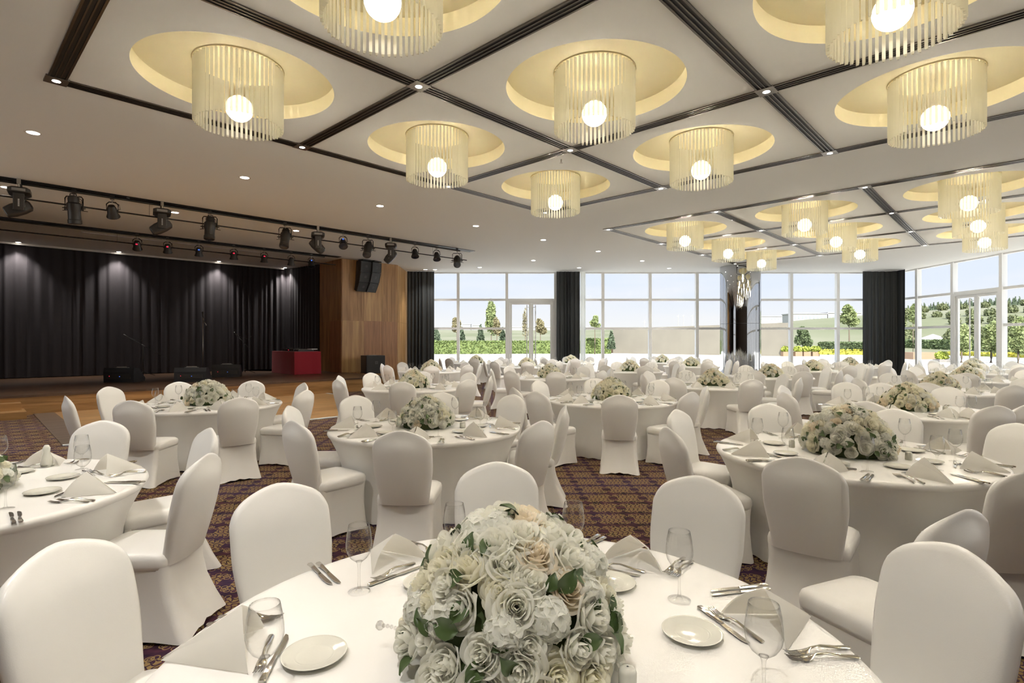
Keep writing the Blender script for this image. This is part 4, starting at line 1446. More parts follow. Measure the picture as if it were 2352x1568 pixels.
# cutlery, lying along +Y (tip towards +Y)
def knife_mesh():
    mb = MB()
    mb.loft([[(x * w, y, 0.0055 + z * h) for x, z in ((1, 0.3), (0.6, 1), (-0.6, 1), (-1, 0.3), (-1, -0.3), (-0.6, -1), (0.6, -1), (1, -0.3))] for y, w, h in
             ((-0.115, 0.008, 0.003), (-0.110, 0.0098, 0.005), (-0.06, 0.0085, 0.005), (-0.012, 0.0065, 0.0042), (0.0, 0.006, 0.0035))])
    poly = [(-0.006, 0.0), (0.007, 0.0), (0.0095, 0.02), (0.0105, 0.06), (0.0095, 0.09), (0.004, 0.108), (-0.005, 0.115), (-0.0065, 0.09), (-0.0065, 0.03)]
    mb.prism(poly, 0.004, 0.0062)
    return mb.mesh('knife', 'chrome', True, angle=35)
def fork_mesh():
    mb = MB()
    rings = []
    for y, w, z, h in ((-0.105, 0.0075, 0.004, 0.0025), (-0.10, 0.009, 0.0045, 0.003), (-0.06, 0.0075, 0.009, 0.003), (-0.01, 0.0042, 0.018, 0.0028), (0.02, 0.0038, 0.016, 0.0026), (0.032, 0.0095, 0.010, 0.0016), (0.045, 0.0125, 0.0062, 0.0014), (0.058, 0.0128, 0.0055, 0.0013)):
        rings.append([(x * w, y, z + q * h) for x, q in ((1, 0), (0.5, 1), (-0.5, 1), (-1, 0), (-0.5, -1), (0.5, -1))])
    mb.loft(rings)
    for k in range(4):
        x = -0.0108 + k * 0.0072
        mb.tube([(x, 0.055, 0.0055), (x, 0.075, 0.006), (x * 0.97, 0.092, 0.0105), (x * 0.95, 0.100, 0.0145)], [0.0021, 0.0019, 0.0016, 0.0009], 6)
    return mb.mesh('fork', 'chrome', True, angle=50)
knife_me, fork_me = knife_mesh(), fork_mesh()
shaker_me = MB().lathe([(0.001, 0.0), (0.021, 0.0), (0.0225, 0.004), (0.0225, 0.048), (0.019, 0.057), (0.009, 0.0605), (0.001, 0.061)], 24).mesh('shaker', 'porcelain', True, angle=60)
hole_me = MB().lathe([(0.003, 0.0613), (0.0005, 0.0615)], 8).mesh('holes', 'seam', True)

def setting(key, k, a, lod):
    tx, ty, ph, off, _ = TABLES[key]
    o = Vector((math.cos(a), math.sin(a)))
    f = -o
    rt = Vector((f.y, -f.x))
    rz = math.atan2(f.y, f.x) - PI / 2
    rr = random.Random(ord(key) * 31 + k)
    side = SEAT[k][1]
    def at(r, s, z=TH):
        return (tx + o.x * r + rt.x * s, ty + o.y * r + rt.y * s, z + 0.0005)
    def vis(p, h=0.1):
        return in_frame([p, (p[0], p[1], p[2] + h)], 25)
    p = at(0.815 + rr.uniform(-0.02, 0.02), rr.uniform(-0.02, 0.02))
    if vis(p):
        tag(link('folded_napkin', napkins[(k + ord(key)) % 4], None, p, (0, 0, rz + rr.uniform(-0.25, 0.25))),
            'pyramid folded white napkin, %s %s' % (side, ph), 'napkin', 'white napkins on the tables')
    p = at(0.625 + rr.uniform(-0.03, 0.03), 0.20 + rr.uniform(-0.02, 0.02))
    if vis(p, 0.22):
        if lod >= 2:
            g = thing('wine_glass', 'empty stemmed wine glass, %s %s' % (side, ph), 'wine glass', p, rr.uniform(0, 3), 'wine glasses on the tables')
            link('bowl', bowl_me, g)
            link('stem', stem_me, g)
            link('foot', foot_me, g)
        else:
            tag(link('wine_glass', glass_far_me, None, p), 'small sparkling wine glass standing on %s' % ph, 'wine glass', 'wine glasses on ' + ph)
    p = at(0.53 + rr.uniform(-0.02, 0.02), rr.uniform(-0.03, 0.03))
    if vis(p):
        if lod >= 1:
            tag(link('bread_plate', bplate_me, None, p, (0, 0, rr.uniform(0, 3))), 'small white ridged bread plate, %s %s' % (side, ph), 'plate', 'white bread plates on the tables')
    if lod >= 3:
        for j in (0, 1):
            p = at(0.835 + 0.012 * j, 0.215 + 0.028 * j)
            if vis(p):
                tag(link('dinner_knife', knife_me, None, p, (0, 0, rz + rr.uniform(-0.08, 0.08))), '%s steel knife of the pair, %s %s' % (('inner', 'outer')[j], side, ph), 'knife', 'knife pairs on the tables')
            p = at(0.835 - 0.012 * j, -0.15 - 0.034 * j)
            if vis(p):
                tag(link('dinner_fork', fork_me, None, p, (0, 0, rz + rr.uniform(-0.12, 0.12))), '%s steel fork of the pair, %s %s' % (('inner', 'outer')[j], side, ph), 'fork', 'fork pairs on the tables')
        p = at(0.69, 0.02)
        if vis(p):
            tag(link('dessert_fork', fork_me, None, p, (0, 0, rz - PI / 2 + 0.25), ), 'dessert fork lying crosswise, %s %s' % (side, ph), 'fork', 'crosswise dessert forks')
        p = at(0.655, 0.03)
        if vis(p):
            tag(link('dessert_knife', knife_me, None, p, (0, 0, rz + PI / 2 + 0.12), ), 'dessert knife lying crosswise, %s %s' % (side, ph), 'knife', 'crosswise dessert knives')
NAP_A = {0: 10, 1: 53, 2: 92, 3: 129, 4: 180, 5: 222, 6: 268, 7: -35}
for key, (tx, ty, ph, off, lod) in TABLES.items():
    for k in range(8):
        if key == 'A':
            a = math.radians(NAP_A[k])
            if k == 6:
                continue
        else:
            p = PICK.get(key, {}).get(k)
            if p:
                x_, y_ = pick(*p)
                a = math.atan2(y_ - ty, x_ - tx)
            else:
                a = math.radians(off + 45 * k)
        setting(key, k, a, lod)
    if lod >= 2 and key != 'D':
        q = {'A': -38, 'B': 345, 'C': 318, 'D': 30, 'F': 300, 'G': 330}.get(key, 320)
        for j in (0, 1):
            a = math.radians(q + (j * 7 if key != 'C' else j * 190))
            r = 0.39 + (0.0 if key != 'A' else -0.06)
            x_, y_ = tx + r * math.cos(a), ty + r * math.sin(a)
            if in_frame([(x_, y_, TH)], 20):
                s = thing('salt_shaker', '%s white porcelain shaker beside the flowers on %s' % (('first', 'second')[j], ph), 'shaker', (x_, y_, TH), 0, 'white shakers on the tables')
                link('body', shaker_me, s)
                link('holes', hole_me, s)
if True:
    x_, y_ = -3.24, 3.80
    tag(MB().lathe([(0.001, 0), (0.03, 0), (0.036, 0.02), (0.034, 0.06), (0.02, 0.10), (0.022, 0.13), (0.012, 0.15), (0.001, 0.152)], 24).obj('milk_jug', 'porcelain', None, True, loc=(x_, y_, TH)),
        'tall white porcelain bottle behind the wine glasses on the picture-edge table', 'bottle')

# ================================================================ FLOWERS
def rose_mesh(name, mat, openness, seed, n=27, nu=8, nv=7):
    """Cupped petals wound in a spiral: a closed bud inside, rolled lips outside."""
    rr = random.Random(seed)
    mb = MB()
    for i in range(n):
        q = i / (n - 1)
        ang = i * 2.39996 + rr.uniform(-0.2, 0.2)
        half = 1.35 - 0.45 * q + rr.uniform(-0.05, 0.05)
        Rr = 0.0055 + 0.039 * q ** 1.05 * (0.8 + 0.2 * openness)
        zt = 0.058 - 0.022 * q ** 1.6 * openness + rr.uniform(-0.002, 0.002)
        lean = 0.35 * (1 - q) ** 1.5
        lip = 0.010 * q ** 1.2 * openness
        zb = 0.004 - 0.004 * q
        ph = rr.uniform(0, 6)
        def fn(u, v, ang=ang, half=half, Rr=Rr, zt=zt, lean=lean, lip=lip, zb=zb, ph=ph):
            s = 2 * u - 1
            wid = 0.35 + 0.65 * math.sin(PI * min(0.5, 0.08 + 0.75 * v))
            if v > 0.6:
                wid *= math.sqrt(max(0.0, 1 - ((v - 0.6) / 0.43) ** 2)) * 0.5 + 0.5
            th = ang + s * half * wid
            r = Rr * (0.25 + 0.75 * math.sin(PI / 2 * min(1.0, v * 1.25))) * (1 - lean * v * v)
            k = max(0.0, v - 0.62) / 0.38
            top = 1 - 0.30 * abs(s) ** 2.4 * v
            r += lip * k * k * (1 - 0.3 * s * s) + 0.0010 * math.sin(4 * s + ph) * v
            z = zb + (zt - zb) * v ** 0.85 * top - lip * 0.75 * k ** 3
            return (r * math.cos(th), r * math.sin(th), z)
        mb.grid(fn, nu, nv)
    return mb.mesh(name, mat, True)
ROSE = {}
for c in ('rose_white', 'rose_cream', 'rose_peach'):
    ROSE[c] = [rose_mesh('rose', c, 1.0, 3), rose_mesh('rose', c, 0.6, 5, 22), rose_mesh('rose', c, 1.25, 9)]
def hydrangea_mesh(seed, n=30):
    rr = random.Random(seed)
    mb = MB()
    for i in range(n):
        z = 1 - 1.2 * (i + 0.5) / n
        a = i * 2.39996
        r = math.sqrt(max(0, 1 - z * z))
        nv = Vector((r * math.cos(a), r * math.sin(a), z))
        q = nv.to_track_quat('Z', 'Y').to_matrix().to_4x4()
        T = Matrix.Translation(nv * rr.uniform(0.036, 0.043) + Vector((0, 0, 0.018))) @ q @ Matrix.Rotation(rr.uniform(0, 6), 4, 'Z')
        for k in range(4):
            L = 0.020 * rr.uniform(0.9, 1.15)
            def fn(u, v, k=k, L=L):
                s = 2 * u - 1
                w = 0.0125 * math.sin(PI * (0.06 + 0.90 * v ** 0.75)) ** 0.55
                x, y = L * v, s * w
                zz = 0.006 * math.sin(PI * 0.5 * v) - 0.004 * v * v + 0.003 * s * s * v
                c_, s_ = math.cos(k * PI / 2), math.sin(k * PI / 2)
                return (x * c_ - y * s_, x * s_ + y * c_, zz + 0.0012 * (k % 2))
            mb.grid(fn, 4, 5, T)
    return mb.mesh('hydrangea', 'hydrangea', True)
HYD = [hydrangea_mesh(1), hydrangea_mesh(2)]
def leaf_mesh():
    mb = MB()
    def fn(u, v):
        s = 2 * u - 1
        w = 0.021 * math.sin(PI * (v ** 0.8) * 0.97 + 0.03) * (1 + 0.05 * math.sin(v * 40))
        return (s * w, v * 0.062, 0.006 * abs(s) + 0.012 * math.sin(PI * v) - 0.006 * v)
    mb.grid(fn, 4, 9)
    return mb.mesh('leaf', 'leaf', True)
leaf_me = leaf_mesh()
def dome_points(n, rr):
    out = []
    for i in range(n):
        z = 1 - (i + 0.5) / n * 0.98
        a = i * 2.39996 + rr.uniform(-0.12, 0.12)
        r = math.sqrt(max(0, 1 - z * z))
        out.append(Vector((r * math.cos(a), r * math.sin(a), z)))
    return out
FL_DESC = {'A': 'huge dome of white roses and hydrangeas in the front', 'B': 'dome of cream and white roses on the second table', 'C': 'wide white rose dome with peach roses on the big garden-side table',
           'D': 'white flowers barely entering the picture beside the cut-off table plates', 'E': 'white rose dome on the table beside the dance floor', 'F': 'cream rose dome on the middle table in the third row',
           'G': 'pointed cream rose dome on the table behind the big garden-side table'}
def centerpiece(key, RX, H, n, s):
    tx, ty, ph, off, lod = TABLES[key]
    rr = random.Random(ord(key) * 7)
    lb = FL_DESC.get(key, 'dome of cream roses on ' + ph)
    t = thing('flower_centerpiece', lb, 'flowers', (tx, ty, TH), rr.uniform(0, 6), 'rose domes on the tables')
    MB().lathe([(RX * 0.80, 0.002)] + [(RX * 0.80 * math.cos(a), 0.01 + H * 0.80 * math.sin(a)) for a in [k * PI / 2 / 8 for k in range(8)]] + [(0.001, H * 0.80 + 0.01)], 20, True).obj('stems_base', 'foam', t, True)
    wts = {'A': (0.66, 0.31, 0.03), 'B': (0.52, 0.40, 0.1), 'C': (0.64, 0.24, 0.1), 'E': (0.65, 0.25, 0.02), 'D': (0.6, 0.3, 0.05)}.get(key, (0.26, 0.62, 0.14))
    def shape(d):
        # slightly pointed dome, widest near its foot
        k = d.z
        rad = math.hypot(d.x, d.y)
        rr_ = RX * (math.sqrt(max(0.0, 1 - k * k)) if key == 'A' else max(0.0, 1 - k ** 1.9) ** 0.6 if key in 'CE' else max(0.0, 1 - k ** 1.6) ** 0.75)
        hx = d.x / max(rad, 1e-6) * rr_
        hy = d.y / max(rad, 1e-6) * rr_
        return Vector((hx, hy, 0.035 + (H - 0.05) * k))
    near = lod >= 2
    merged = {c: MB() for c in ('rose_white', 'rose_cream', 'rose_peach', 'hydrangea')}
    for i, d in enumerate(dome_points(n, rr)):
        p = shape(d)
        nv = Vector((p.x / RX ** 2, p.y / RX ** 2, max(0.0, p.z) / H ** 2 * 0.75)).normalized()
        nv = (nv + Vector((rr.uniform(-0.25, 0.25), rr.uniform(-0.25, 0.25), rr.uniform(-0.1, 0.2)))).normalized()
        p = p - nv * 0.042 * s
        x = rr.random()
        isr = True
        if x < wts[0]:
            c = 'rose_white'
        elif x < wts[0] + wts[1]:
            c = 'rose_cream'
        else:
            c = 'rose_peach'
        if key in 'ABCDE' and i % 5 == 2:
            isr = False
        sc = s * rr.uniform(0.88, 1.18) * (0.92 if not isr else 1.06)
        q = nv.to_track_quat('Z', 'Y').to_matrix().to_4x4() @ Matrix.Rotation(rr.uniform(0, 6), 4, 'Z')
        MX = Matrix.Translation(p) @ q @ Matrix.Scale(sc, 4)
        if near:
            o = link('rose' if isr else 'hydrangea', rr.choice(ROSE[c]) if isr else rr.choice(HYD), t)
            o.matrix_local = MX
        else:
            me = ROSE_LITE
            merged[c].add(me[0], me[1], MX)
    if near:
        lm = MB()
        for i in range(int(n * 0.55)):
            d = Vector((rr.gauss(0, 1), rr.gauss(0, 1), abs(rr.gauss(0, 0.8)) + 0.05)).normalized()
            p = shape(d)
            nv = Vector((p.x / RX ** 2, p.y / RX ** 2, max(0, p.z) / H ** 2 * 0.75)).normalized()
            q = nv.to_track_quat('Z', 'Y').to_matrix().to_4x4() @ Matrix.Rotation(rr.uniform(0, 6), 4, 'Z') @ Matrix.Rotation(rr.uniform(0.1, 0.7), 4, 'X')
            MX = Matrix.Translation(p - nv * 0.012 * s) @ q @ Matrix.Scale(s * rr.uniform(0.7, 1.15), 4)
            o = link('leaf', leaf_me, t)
            o.matrix_local = MX
    else:
        for c, m in merged.items():
            if m.v:
                m.obj({'rose_white': 'white_roses', 'rose_cream': 'cream_roses', 'rose_peach': 'peach_roses', 'hydrangea': 'hydrangeas'}[c], c, t, True)
    return t
_r = rose_mesh('lite', 'rose_white', 1.0, 3, 12, 5, 4)
ROSE_LITE = ([tuple(v.co) for v in _r.vertices], [tuple(p.vertices) for p in _r.polygons])
bpy.data.meshes.remove(_r)
for key, v in TABLES.items():
    if v[4] >= 2:
        rx, h, n, s = {'A': (0.30, 0.40, 96, 1.12), 'C': (0.325, 0.385, 104, 1.05), 'B': (0.29, 0.335, 84, 1.0), 'G': (0.315, 0.35, 86, 1.0)}.get(key, (0.30, 0.34, 80, 1.0))
    else:
        rx, h, n, s = 0.31, 0.34, 60, 1.05
    ct = centerpiece(key, rx, h, n, s)
    if key == 'A':
        bm_ = MB()
        for k in range(12):
            q = k / 11
            p = Vector((-0.245 - 0.0, -0.05, 0.03)).lerp(Vector((-0.375, 0.0, 0.075)), q)
            p.z += 0.02 * math.sin(PI * q)
            rad = 0.0055 if k < 11 else 0.013
            bm_.lathe([(rad * math.sin(PI * j / 5), -rad * math.cos(PI * j / 5)) for j in range(6)], 7, T=Matrix.Translation(p))
        b = bm_.obj('bead_strand', 'bead', ct)
        b.matrix_local = Matrix.Rotation(-ct.rotation_euler.z, 4, 'Z')

# ================================================================ OUTDOORS
tr = MB()
tr.add([(-75, -12, -0.02), (XG - 0.25, -12, -0.02), (XG - 0.25, YG, -0.02), (-75, YG, -0.02)], [(0, 1, 2, 3)])
tr.add([(-40, YF + 0.2, -0.02), (XR + 0.25, YF + 0.2, -0.02), (XR + 0.25, -12, -0.02), (75, -12, -0.02), (75, 84, -0.02), (-40, 84, -0.02)], [(0, 1, 2, 3, 4, 5)])
struct(tr.obj('ground_terrace', 'terrace'))
def smooth(t):
    t = max(0.0, min(1.0, t))
    return t * t * (3 - 2 * t)
def skyline(phi):
    """height of the far hills above the horizon (slope) by bearing in degrees"""
    pts = [(-40, 0.020), (-8, 0.021), (4, 0.020), (10, 0.021), (18, 0.024), (24, 0.030), (30, 0.037), (36, 0.043), (40, 0.048), (46, 0.050), (60, 0.05)]
    for (a, b), (c, d) in zip(pts, pts[1:]):
        if a <= phi <= c:
            return b + (d - b) * (phi - a) / (c - a)
    return 0.03
gm = MB()
ND, NP = 26, 90
def terr(u, v):
    phi = -42 + 104 * u
    d = 80 + 420 * v
    dd = d / max(0.35, math.cos(math.radians(phi))) ** 0.4
    q = smooth((d - 84) / 300)
    if phi > 20:
        q = max(q, smooth((phi - 20) / 8) * smooth((d - 66) / 110))
    z = -0.05 + (1.62 + dd * skyline(phi)) * q + 0.5 * q * noise.noise((phi * 0.3, d * 0.02, 0))
    return (dd * math.sin(math.radians(phi)), dd * math.cos(math.radians(phi)), z)
gm.grid(terr, NP, ND)
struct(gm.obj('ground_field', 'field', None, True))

def foliage(mb, c, r, n, leaf, rr, squash=1.0, shape='ball'):
    """scatter small leaf tufts through a volume"""
    for _ in range(n):
        while True:
            p = Vector((rr.uniform(-1, 1), rr.uniform(-1, 1), rr.uniform(-1, 1)))
            if shape == 'ball' and 0.45 < p.length < 1.0:
                q = Vector((p.x * r[0], p.y * r[1], p.z * r[2]))
                break
            if shape == 'cone':
                k = (p.z + 1) / 2
                if math.hypot(p.x, p.y) < (1 - k) ** 0.75 + 0.04 and math.hypot(p.x, p.y) > 0.35 * (1 - k):
                    q = Vector((p.x * r[0], p.y * r[1], p.z * r[2]))
                    break
            if shape == 'box':
                if max(abs(p.x), abs(p.y), p.z) > 0.7:
                    q = Vector((p.x * r[0], p.y * r[1], p.z * r[2]))
                    break
        q = q + Vector(c)
        s = leaf * rr.uniform(0.6, 1.3)
        ax = Vector((rr.gauss(0, 1), rr.gauss(0, 1), rr.gauss(0, 1))).normalized()
        a = ax.orthogonal().normalized()
        b = ax.cross(a)
        mb.add([q - a * s - b * s * 0.6, q + a * s - b * s * 0.6, q + a * s * 0.7 + b * s * 0.7 + ax * s * 0.3, q - a * s * 0.7 + b * s * 0.7 + ax * s * 0.3], [(0, 1, 2, 3)])
def core_ball(mb, c, r, n=12, k=0.8):
    mb.lathe([(k * math.sin(PI * j / 8), -k * math.cos(PI * j / 8)) for j in range(9)], n, T=Matrix.Translation(c) @ Matrix.Diagonal((*r, 1)))
def tree(px, ytop, ycrown, yfoot, halfw, Y, mat, label, shape='ball', n=420, leaf=0.28, group='trees beyond the hedge', name='garden_tree', trunk=True, lobes=5, seed=0):
    x, _, zt = atY(px, ytop, Y)
    _, _, zc = atY(px, ycrown, Y)
    _, _, zf = atY(px, yfoot, Y)
    zf = -0.03 if Y < 84 else min(zf, zc - 0.05)
    zf = min(zf, zc - 0.05)
    rw = halfw / FPX * Y
    rr = random.Random(int(px) + seed)
    t = thing(name, label, 'tree', (x, Y, zf), 0, group)
    cr_ = MB()
    h = zt - zc
    if shape == 'cone':
        foliage(cr_, (0, 0, (zc - zf) + h / 2), (rw, rw, h / 2), n, leaf, rr, shape='cone')
        cr_.lathe([(rw * 0.8, zc - zf), (rw * 0.72, zc - zf + h * 0.3), (rw * 0.4, zc - zf + h * 0.7), (0.01, zt - zf - 0.1)], 10)
    else:
        for k in range(lobes):
            a = k * 2.4
            q = k / max(1, lobes - 1)
            cw = rw * (0.62 if lobes > 1 else 0.95)
            cz = (zc - zf) + h * (0.22 + 0.58 * q)
            off = rw * 0.42 * (1 - 0.5 * q)
            cc = (off * math.cos(a), off * math.sin(a), cz) if lobes > 1 else (0, 0, zc - zf + h / 2)
            hz = h * (0.26 if lobes > 1 else 0.5)
            foliage(cr_, cc, (cw * (1 - 0.25 * q), cw * (1 - 0.25 * q), hz), int(n / lobes * 4), leaf * 0.45, rr)
    cr_.obj('crown', mat, t)
    if trunk:
        MB().tube([(0, 0, 0), (0.03, 0, (zc - zf) * 0.5), (0, 0, (zc - zf) + h * 0.6)], [rw * 0.07 + 0.04, rw * 0.05 + 0.03, 0.02], 7).obj('trunk', 'trunk', t, True)
    return t
YT = 78.0
tree(1000, 754, 783, 790, 12, 77, 'conifer', 'dark conifer half hidden by the dark green curtain', 'cone', 420, 0.22, trunk=False)
tree(1049, 731, 766, 784, 15, 79, 'tree_b', 'round brownish tree behind the first window mullion')
tree(1061, 753, 783, 790, 7, 76, 'conifer', 'slim conifer beside the brownish round tree', 'cone', 380, 0.18, trunk=False)
tree(1104, 744, 783, 790, 8, 76, 'conifer', 'slim dark conifer standing alone in the second window bay', 'cone', 380, 0.18, trunk=False)
tree(1128, 690, 768, 784, 15, 80, 'tree_g', 'tallest green tree, rising above the transom of the second bay', n=700, lobes=7)
tree(1141, 730, 770, 784, 11, 77, 'tree_b', 'brown tree in front of the tallest tree', n=380)
tree(1155, 752, 783, 790, 7, 75, 'conifer', 'purplish conifer beside the glass door frame', 'cone', 340, 0.18, trunk=False)
tree(1206, 708, 778, 790, 9, 80, 'tree_b', 'thin sparse tree seen through the first door leaf', n=130, leaf=0.2, lobes=6)
tree(1241, 733, 767, 784, 14, 80, 'tree_b', 'round brown tree seen through the second door leaf', n=420)
tree(1366, 726, 754, 782, 14, 70, 'tree_g', 'umbrella shaped small tree right of the sheer curtain', n=240, leaf=0.24, lobes=4)
tree(1404, 758, 800, 806, 9, 67.5, 'conifer', 'conical conifer in a planter at the end of the sand wall', 'cone', 520, 0.16, trunk=False)
tree(1950, 702, 748, 800, 21, 66, 'tree_g', 'leafy tree beside the black corner curtain, window side', n=460, leaf=0.3)
tree(1845, 752, 797, 802, 20, 70, 'hedge_d', 'big dark bush behind the lime planters', n=700, leaf=0.25, lobes=5, trunk=False)
for px, yt, yc, yf, hw, Y, lb in ((2097, 700, 742, 800, 9, 60, 'thin pale tree in the narrow pane beside the corner curtain'), (2208, 748, 806, 822, 20, 42, 'bushy green tree behind the closed garden door leaf'),
                          (2276, 742, 808, 822, 24, 42, 'bushy green tree behind the second garden door leaf'), (2338, 732, 812, 822, 24, 40, 'yellow-green tree in the last garden window')):
    tree(px, yt, yc, yf, hw, Y, 'tree_g', lb, n=900, leaf=0.22, lobes=6, group='trees in the garden')

def hedge(px0, px1, ytop, Y0, Y1, mat, label, depth=1.6, leaf=0.22, n=2600, name='hedge', cat='hedge', ground=0.0):
    x0, _, z0 = atY(px0, ytop, Y0)
    x1, _, z1 = atY(px1, ytop, Y1)
    L = math.dist((x0, Y0), (x1, Y1))
    zt = max(z0, z1) - ground
    mb = MB()
    mb.box(0, L, 0.1, depth - 0.1, 0, zt * 0.86)
    rr = random.Random(int(px0))
    foliage(mb, (L / 2, depth / 2, zt * 0.45), (L / 2, depth / 2, zt * 0.55), n, leaf, rr, shape='box')
    o = mb.obj(name, mat, None, loc=(x0, Y0, ground), rot=(0, 0, math.atan2(Y1 - Y0, x1 - x0)))
    return tag(o, label, cat)
hedge(940, 1345, 783, 70, 74, 'hedge', 'long clipped green hedge across the terrace behind the glass door', n=15000, leaf=0.12)
hedge(1344, 1404, 777, 72.5, 72.5, 'hedge', 'short rounded green hedge right of the sheer curtain', n=2600, leaf=0.12)
x0, y0 = px_down(930, 814.5)
x1, y1 = px_down(1140, 809)
L_ = math.dist((x0, y0), (x1, y1))
tag(MB().box(0, L_, 0, 0.5, 0, 0.36).obj('planting_kerb', 'curb', None, loc=(x0, y0, 0), rot=(0, 0, math.atan2(y1 - y0, x1 - x0))), 'pale low kerb along the foot of the long green hedge', 'kerb')
hedge(1878, 2010, 786, 66, 60, 'hedge_d', 'dark hedge band behind the yellow flower bed', n=7000, leaf=0.12)
hedge(2060, 2400, 781, 80, 64, 'hedge_d', 'dark hedge seen through the first garden windows', n=9000, leaf=0.16, ground=0.1)

def planter(px0, px1, yfoot, ytop, bush_top, mat_b, label, box='planter', bush='ball', wpad=1.0):
    pc = (px0 + px1) / 2
    x, y = px_down(pc, yfoot)
    w = (px1 - px0) / FPX * y
    h = (yfoot - ytop) / FPX * y
    t = thing('planter_box', label, 'planter', (x, y, -0.02), 0.0, 'planters on the terrace')
    b = MB()
    b.loft([rrect(w / 2, w * 0.4, 0.02, z, 0, 3) for z in (0, h)])
    for k in (1, 2):
        b.box(-w / 2 - 0.005, w / 2 + 0.005, -w * 0.4 - 0.006, -w * 0.4, h * k / 3 - 0.012, h * k / 3 + 0.012)
    b.obj('box', box, t, False)
    if bush_top:
        hb = (ytop - bush_top) / FPX * y
        rw = w * 0.5 * wpad
        f = MB()
        rr = random.Random(int(px0))
        core_ball(f, (0, 0, h + hb * 0.45), (rw, rw * 0.9, hb * 0.55))
        foliage(f, (0, 0, h + hb * 0.45), (rw, rw * 0.9, hb * 0.6), 420, 0.09 * w + 0.03, rr)
        f.obj('shrub', mat_b, t)
    return t
planter(1137, 1162, 811, 800, 783, 'box_g', 'brown planter with round grey-green shrub left of the door')
planter(1175, 1187, 811, 802, 793, 'tree_g', 'small planter with low shrub, first through the door leaf')
planter(1195, 1213, 811, 802, 793, 'tree_g', 'planter with low shrub, second through the door leaf')
planter(1226, 1240, 811, 797, 787, 'box_g', 'taller brown planter with grey shrub behind the door meeting')
planter(1247, 1259, 811, 802, 793, 'tree_g', 'small planter with green shrub behind the second door leaf')
planter(1350, 1365, 810.5, 799, 784, 'box_g', 'first of two planters with round shrub right of the sheer curtain')
planter(1368, 1383, 810.5, 799, 784, 'box_g', 'second of two planters with round shrub, beside the mullion')
planter(1395, 1416, 810, 799, None, None, 'wooden planter holding the conical conifer at the sand wall')
for k, (a, b) in enumerate(((1796, 1812), (1824, 1840), (1843, 1859), (1863, 1882))):
    planter(a, b, 817.5, 807, 795, 'lime', '%s planter with lime green shrub in the row right of the column' % ('first', 'second', 'third', 'fourth')[k], wpad=1.15)
planter(2082, 2136, 824, 808, None, None, 'long low brown planter in the first garden window')
planter(2150, 2176, 831, 824, 808, 'lime', 'grey planter with bright lime shrub beside the garden door', 'planter_g')
def bed(px0, px1, yfoot, yk, ytop, Y0, Y1, label):
    x0, x1 = (px0 - CX) / FPX * Y0, (px1 - CX) / FPX * Y1
    L = math.dist((x0, Y0), (x1, Y1))
    hk = (yfoot - yk) / FPX * Y0
    ht = (yfoot - ytop) / FPX * Y0
    t = thing('flower_bed', label, 'flower bed', (x0, Y0, -0.02), math.atan2(Y1 - Y0, x1 - x0))
    MB().box(0, L, 0, 1.2, 0, hk).obj('kerb', 'curb', t)
    f = MB().box(0, L, 0.15, 1.05, hk, hk + (ht - hk) * 0.7)
    foliage(f, (L / 2, 0.6, hk + (ht - hk) * 0.4), (L / 2, 0.55, (ht - hk) * 0.6), int(L * 110), 0.10, random.Random(int(px0)), shape='box')
    f.obj('blossoms', 'yellow', t)
bed(1883, 2020, 818, 814, 802, 60, 58, 'bright yellow flower bed with pale kerb beside the corner curtain')
bed(2172, 2420, 824, 815, 807, 51, 40, 'yellow flower bed along the garden trees outside the right glass wall')

# sand coloured free-standing wall
wa, wb = ((1408 - CX) / FPX * 76, 76.0), ((1808 - CX) / FPX * 60.5, 60.5)
L_ = math.dist(wa, wb)
wl_ = MB()
wl_.loft([[(0, 0, z0), (L_, 0, z0), (L_, 0.9, z0), (0, 0.9, z0)] for z0 in (0,)] + [[(0, 0, 3.42), (L_, 0, 3.72), (L_, 0.9, 3.72), (0, 0.9, 3.42)]])
tag(wl_.obj('garden_wall', 'tanwall', None, loc=(wa[0], wa[1], -0.02), rot=(0, 0, math.atan2(wb[1] - wa[1], wb[0] - wa[0]))), 'long sand coloured free-standing wall on the terrace', 'wall', kind='thing')

# far buildings
def building(px0, px1, ytop, ybase, Y, label, rows=3, roof=False, wins=8):
    x0, _, zb = atY(px0, ybase, Y)
    x1, _, zt = atY(px1, ytop, Y)
    t = thing('distant_building', label, 'building', (x0, Y, zb - 3), 0, 'distant buildings')
    w, h = x1 - x0, zt - zb
    MB().box(0, w, 0, w * 0.4 + 4, 0, h + 3).obj('walls', 'bld' if not roof else 'tent', t)
    for j in range(rows):
        for i in range(wins):
            MB().box(w * (i + 0.25) / wins, w * (i + 0.75) / wins, -0.08, 0.02, 3 + h * (j + 0.3) / rows, 3 + h * (j + 0.7) / rows).obj('window', 'bld_w', t)
    if roof:
        MB().loft([[(-0.4, -0.5, h + 3), (w + 0.4, -0.5, h + 3), (w + 0.4, w * 0.4 + 4.5, h + 3), (-0.4, w * 0.4 + 4.5, h + 3)], [(w * 0.3, w * 0.2 + 1, h * 1.5 + 3), (w * 0.7, w * 0.2 + 1, h * 1.5 + 3), (w * 0.7, w * 0.2 + 3, h * 1.5 + 3), (w * 0.3, w * 0.2 + 3, h * 1.5 + 3)]]).obj('roof', 'roof', t)
    else:
        MB().box(-0.3, w + 0.3, -0.3, w * 0.4 + 4.3, h + 3, h + 3.4).obj('roof', 'bld', t)
building(1062, 1081, 745, 756, 420, 'distant pale block behind the brownish round tree')
building(1086, 1103, 747, 756, 420, 'distant pale block beside the slim dark conifer')
building(1176, 1276, 752, 760, 430, 'low distant building seen through the glass double door', 1, False, 14)
building(1738, 1815, 727, 736, 330, 'hazy low building on the hill right of the column', 1, False, 10)
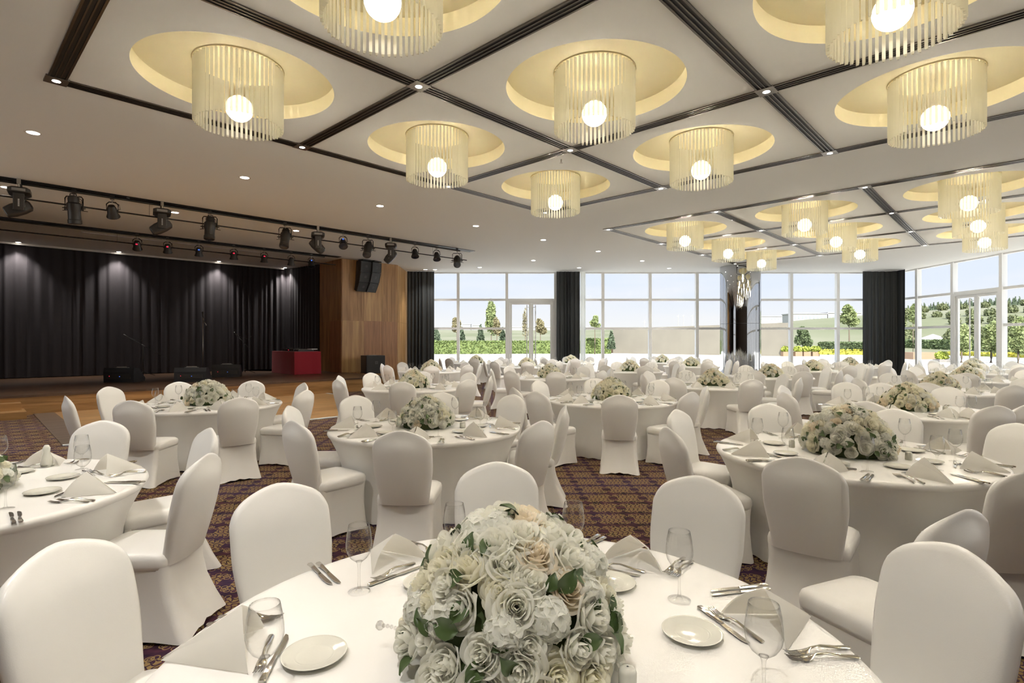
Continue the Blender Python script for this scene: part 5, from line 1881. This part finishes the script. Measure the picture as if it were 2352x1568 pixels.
building(1822, 1900, 721, 737, 260, 'long white factory building on the hill', 1, False, 9)
building(1902, 1978, 719, 736, 262, 'long white factory wing beside the leafy tree', 1, False, 9)
building(2128, 2152, 748, 768, 130, 'small house with clay roof in the garden window', 2, True, 3)
xx, yy, zz = atY(2143, 776, 90)
tag(MB().lathe([(2.0, 0.0), (1.5, 0.35), (0.5, 0.75), (0.01, 0.95)], 16, True).obj('canopy_tent', 'tent', None, True, loc=(xx, yy, zz - 0.3)), 'small white canopy tent below the clay-roofed house', 'tent')

# belt of conifers on the hill to the right: individual trees along the ridge
rr_f = random.Random(5)
fir_b = MB()
foliage(fir_b, (0, 0, 3.6), (1.3, 1.3, 3.6), 120, 0.42, rr_f, shape='cone')
fir_b.lathe([(1.05, 0.0), (0.8, 2.2), (0.4, 5.0), (0.02, 7.0)], 8)
fir_me = fir_b.mesh('ridge_fir', 'conifer')
def terr_z(phi, d):
    return terr((phi + 42) / 104, (d - 80) / 420)
for row, d0 in enumerate((196, 222, 250)):
    phi = 34.6 + row * 0.1
    while phi < 44.2:
        p = terr_z(phi, d0 + rr_f.uniform(-8, 8))
        o = link('ridge_fir', fir_me, None, (p[0], p[1], p[2] - 0.3), (0, 0, rr_f.uniform(0, 6)))
        s = rr_f.uniform(0.30, 0.50) * d0 / 220
        o.scale = (s, s, s)
        tag(o, 'fir in the dark belt of trees along the ridge outside the garden glass wall', 'tree', 'firs along the ridge')
        phi += rr_f.uniform(0.22, 0.36)
bush_b = MB()
foliage(bush_b, (0, 0, 1.6), (1.7, 1.7, 1.5), 420, 0.22, rr_f)
core_ball(bush_b, (0, 0, 1.6), (1.5, 1.5, 1.4))
bush_me = bush_b.mesh('hillside_tree', 'hillside')
for row, d0 in enumerate((98, 112, 128, 146, 166)):
    phi = 33.5 + 0.3 * row
    while phi < 44.5:
        if row < 3 and 36.4 < phi < 38.9:
            phi += 0.6
            continue
        p = terr_z(phi, d0 + rr_f.uniform(-5, 5))
        o = link('hillside_tree', bush_me, None, (p[0], p[1], p[2] - 0.5), (0, 0, rr_f.uniform(0, 6)))
        s = rr_f.uniform(0.6, 0.85)
        o.scale = (s, s, s)
        tag(o, 'olive green bushy tree covering the hillside outside the garden glass wall', 'tree', 'bushy trees on the hillside')
        phi += rr_f.uniform(1.0, 1.35)
for px, Y in ((1480, 300), (1558, 320), (1570, 320), (1590, 330)):
    x, y, z = atY(px, 750, Y)
    h = (46 if px > 1500 else 24) / FPX * Y * 0.6
    o = MB().tube([(0, 0, -4), (0, 0, h)], [0.2, 0.12], 6).tube([(-1.0, 0, h - 1), (1.0, 0, h - 1)], 0.08, 5).obj('utility_pole', 'bld', None, loc=(x, y, z))
    tag(o, 'thin utility pole on the skyline above the sand wall', 'pole', 'poles on the skyline')
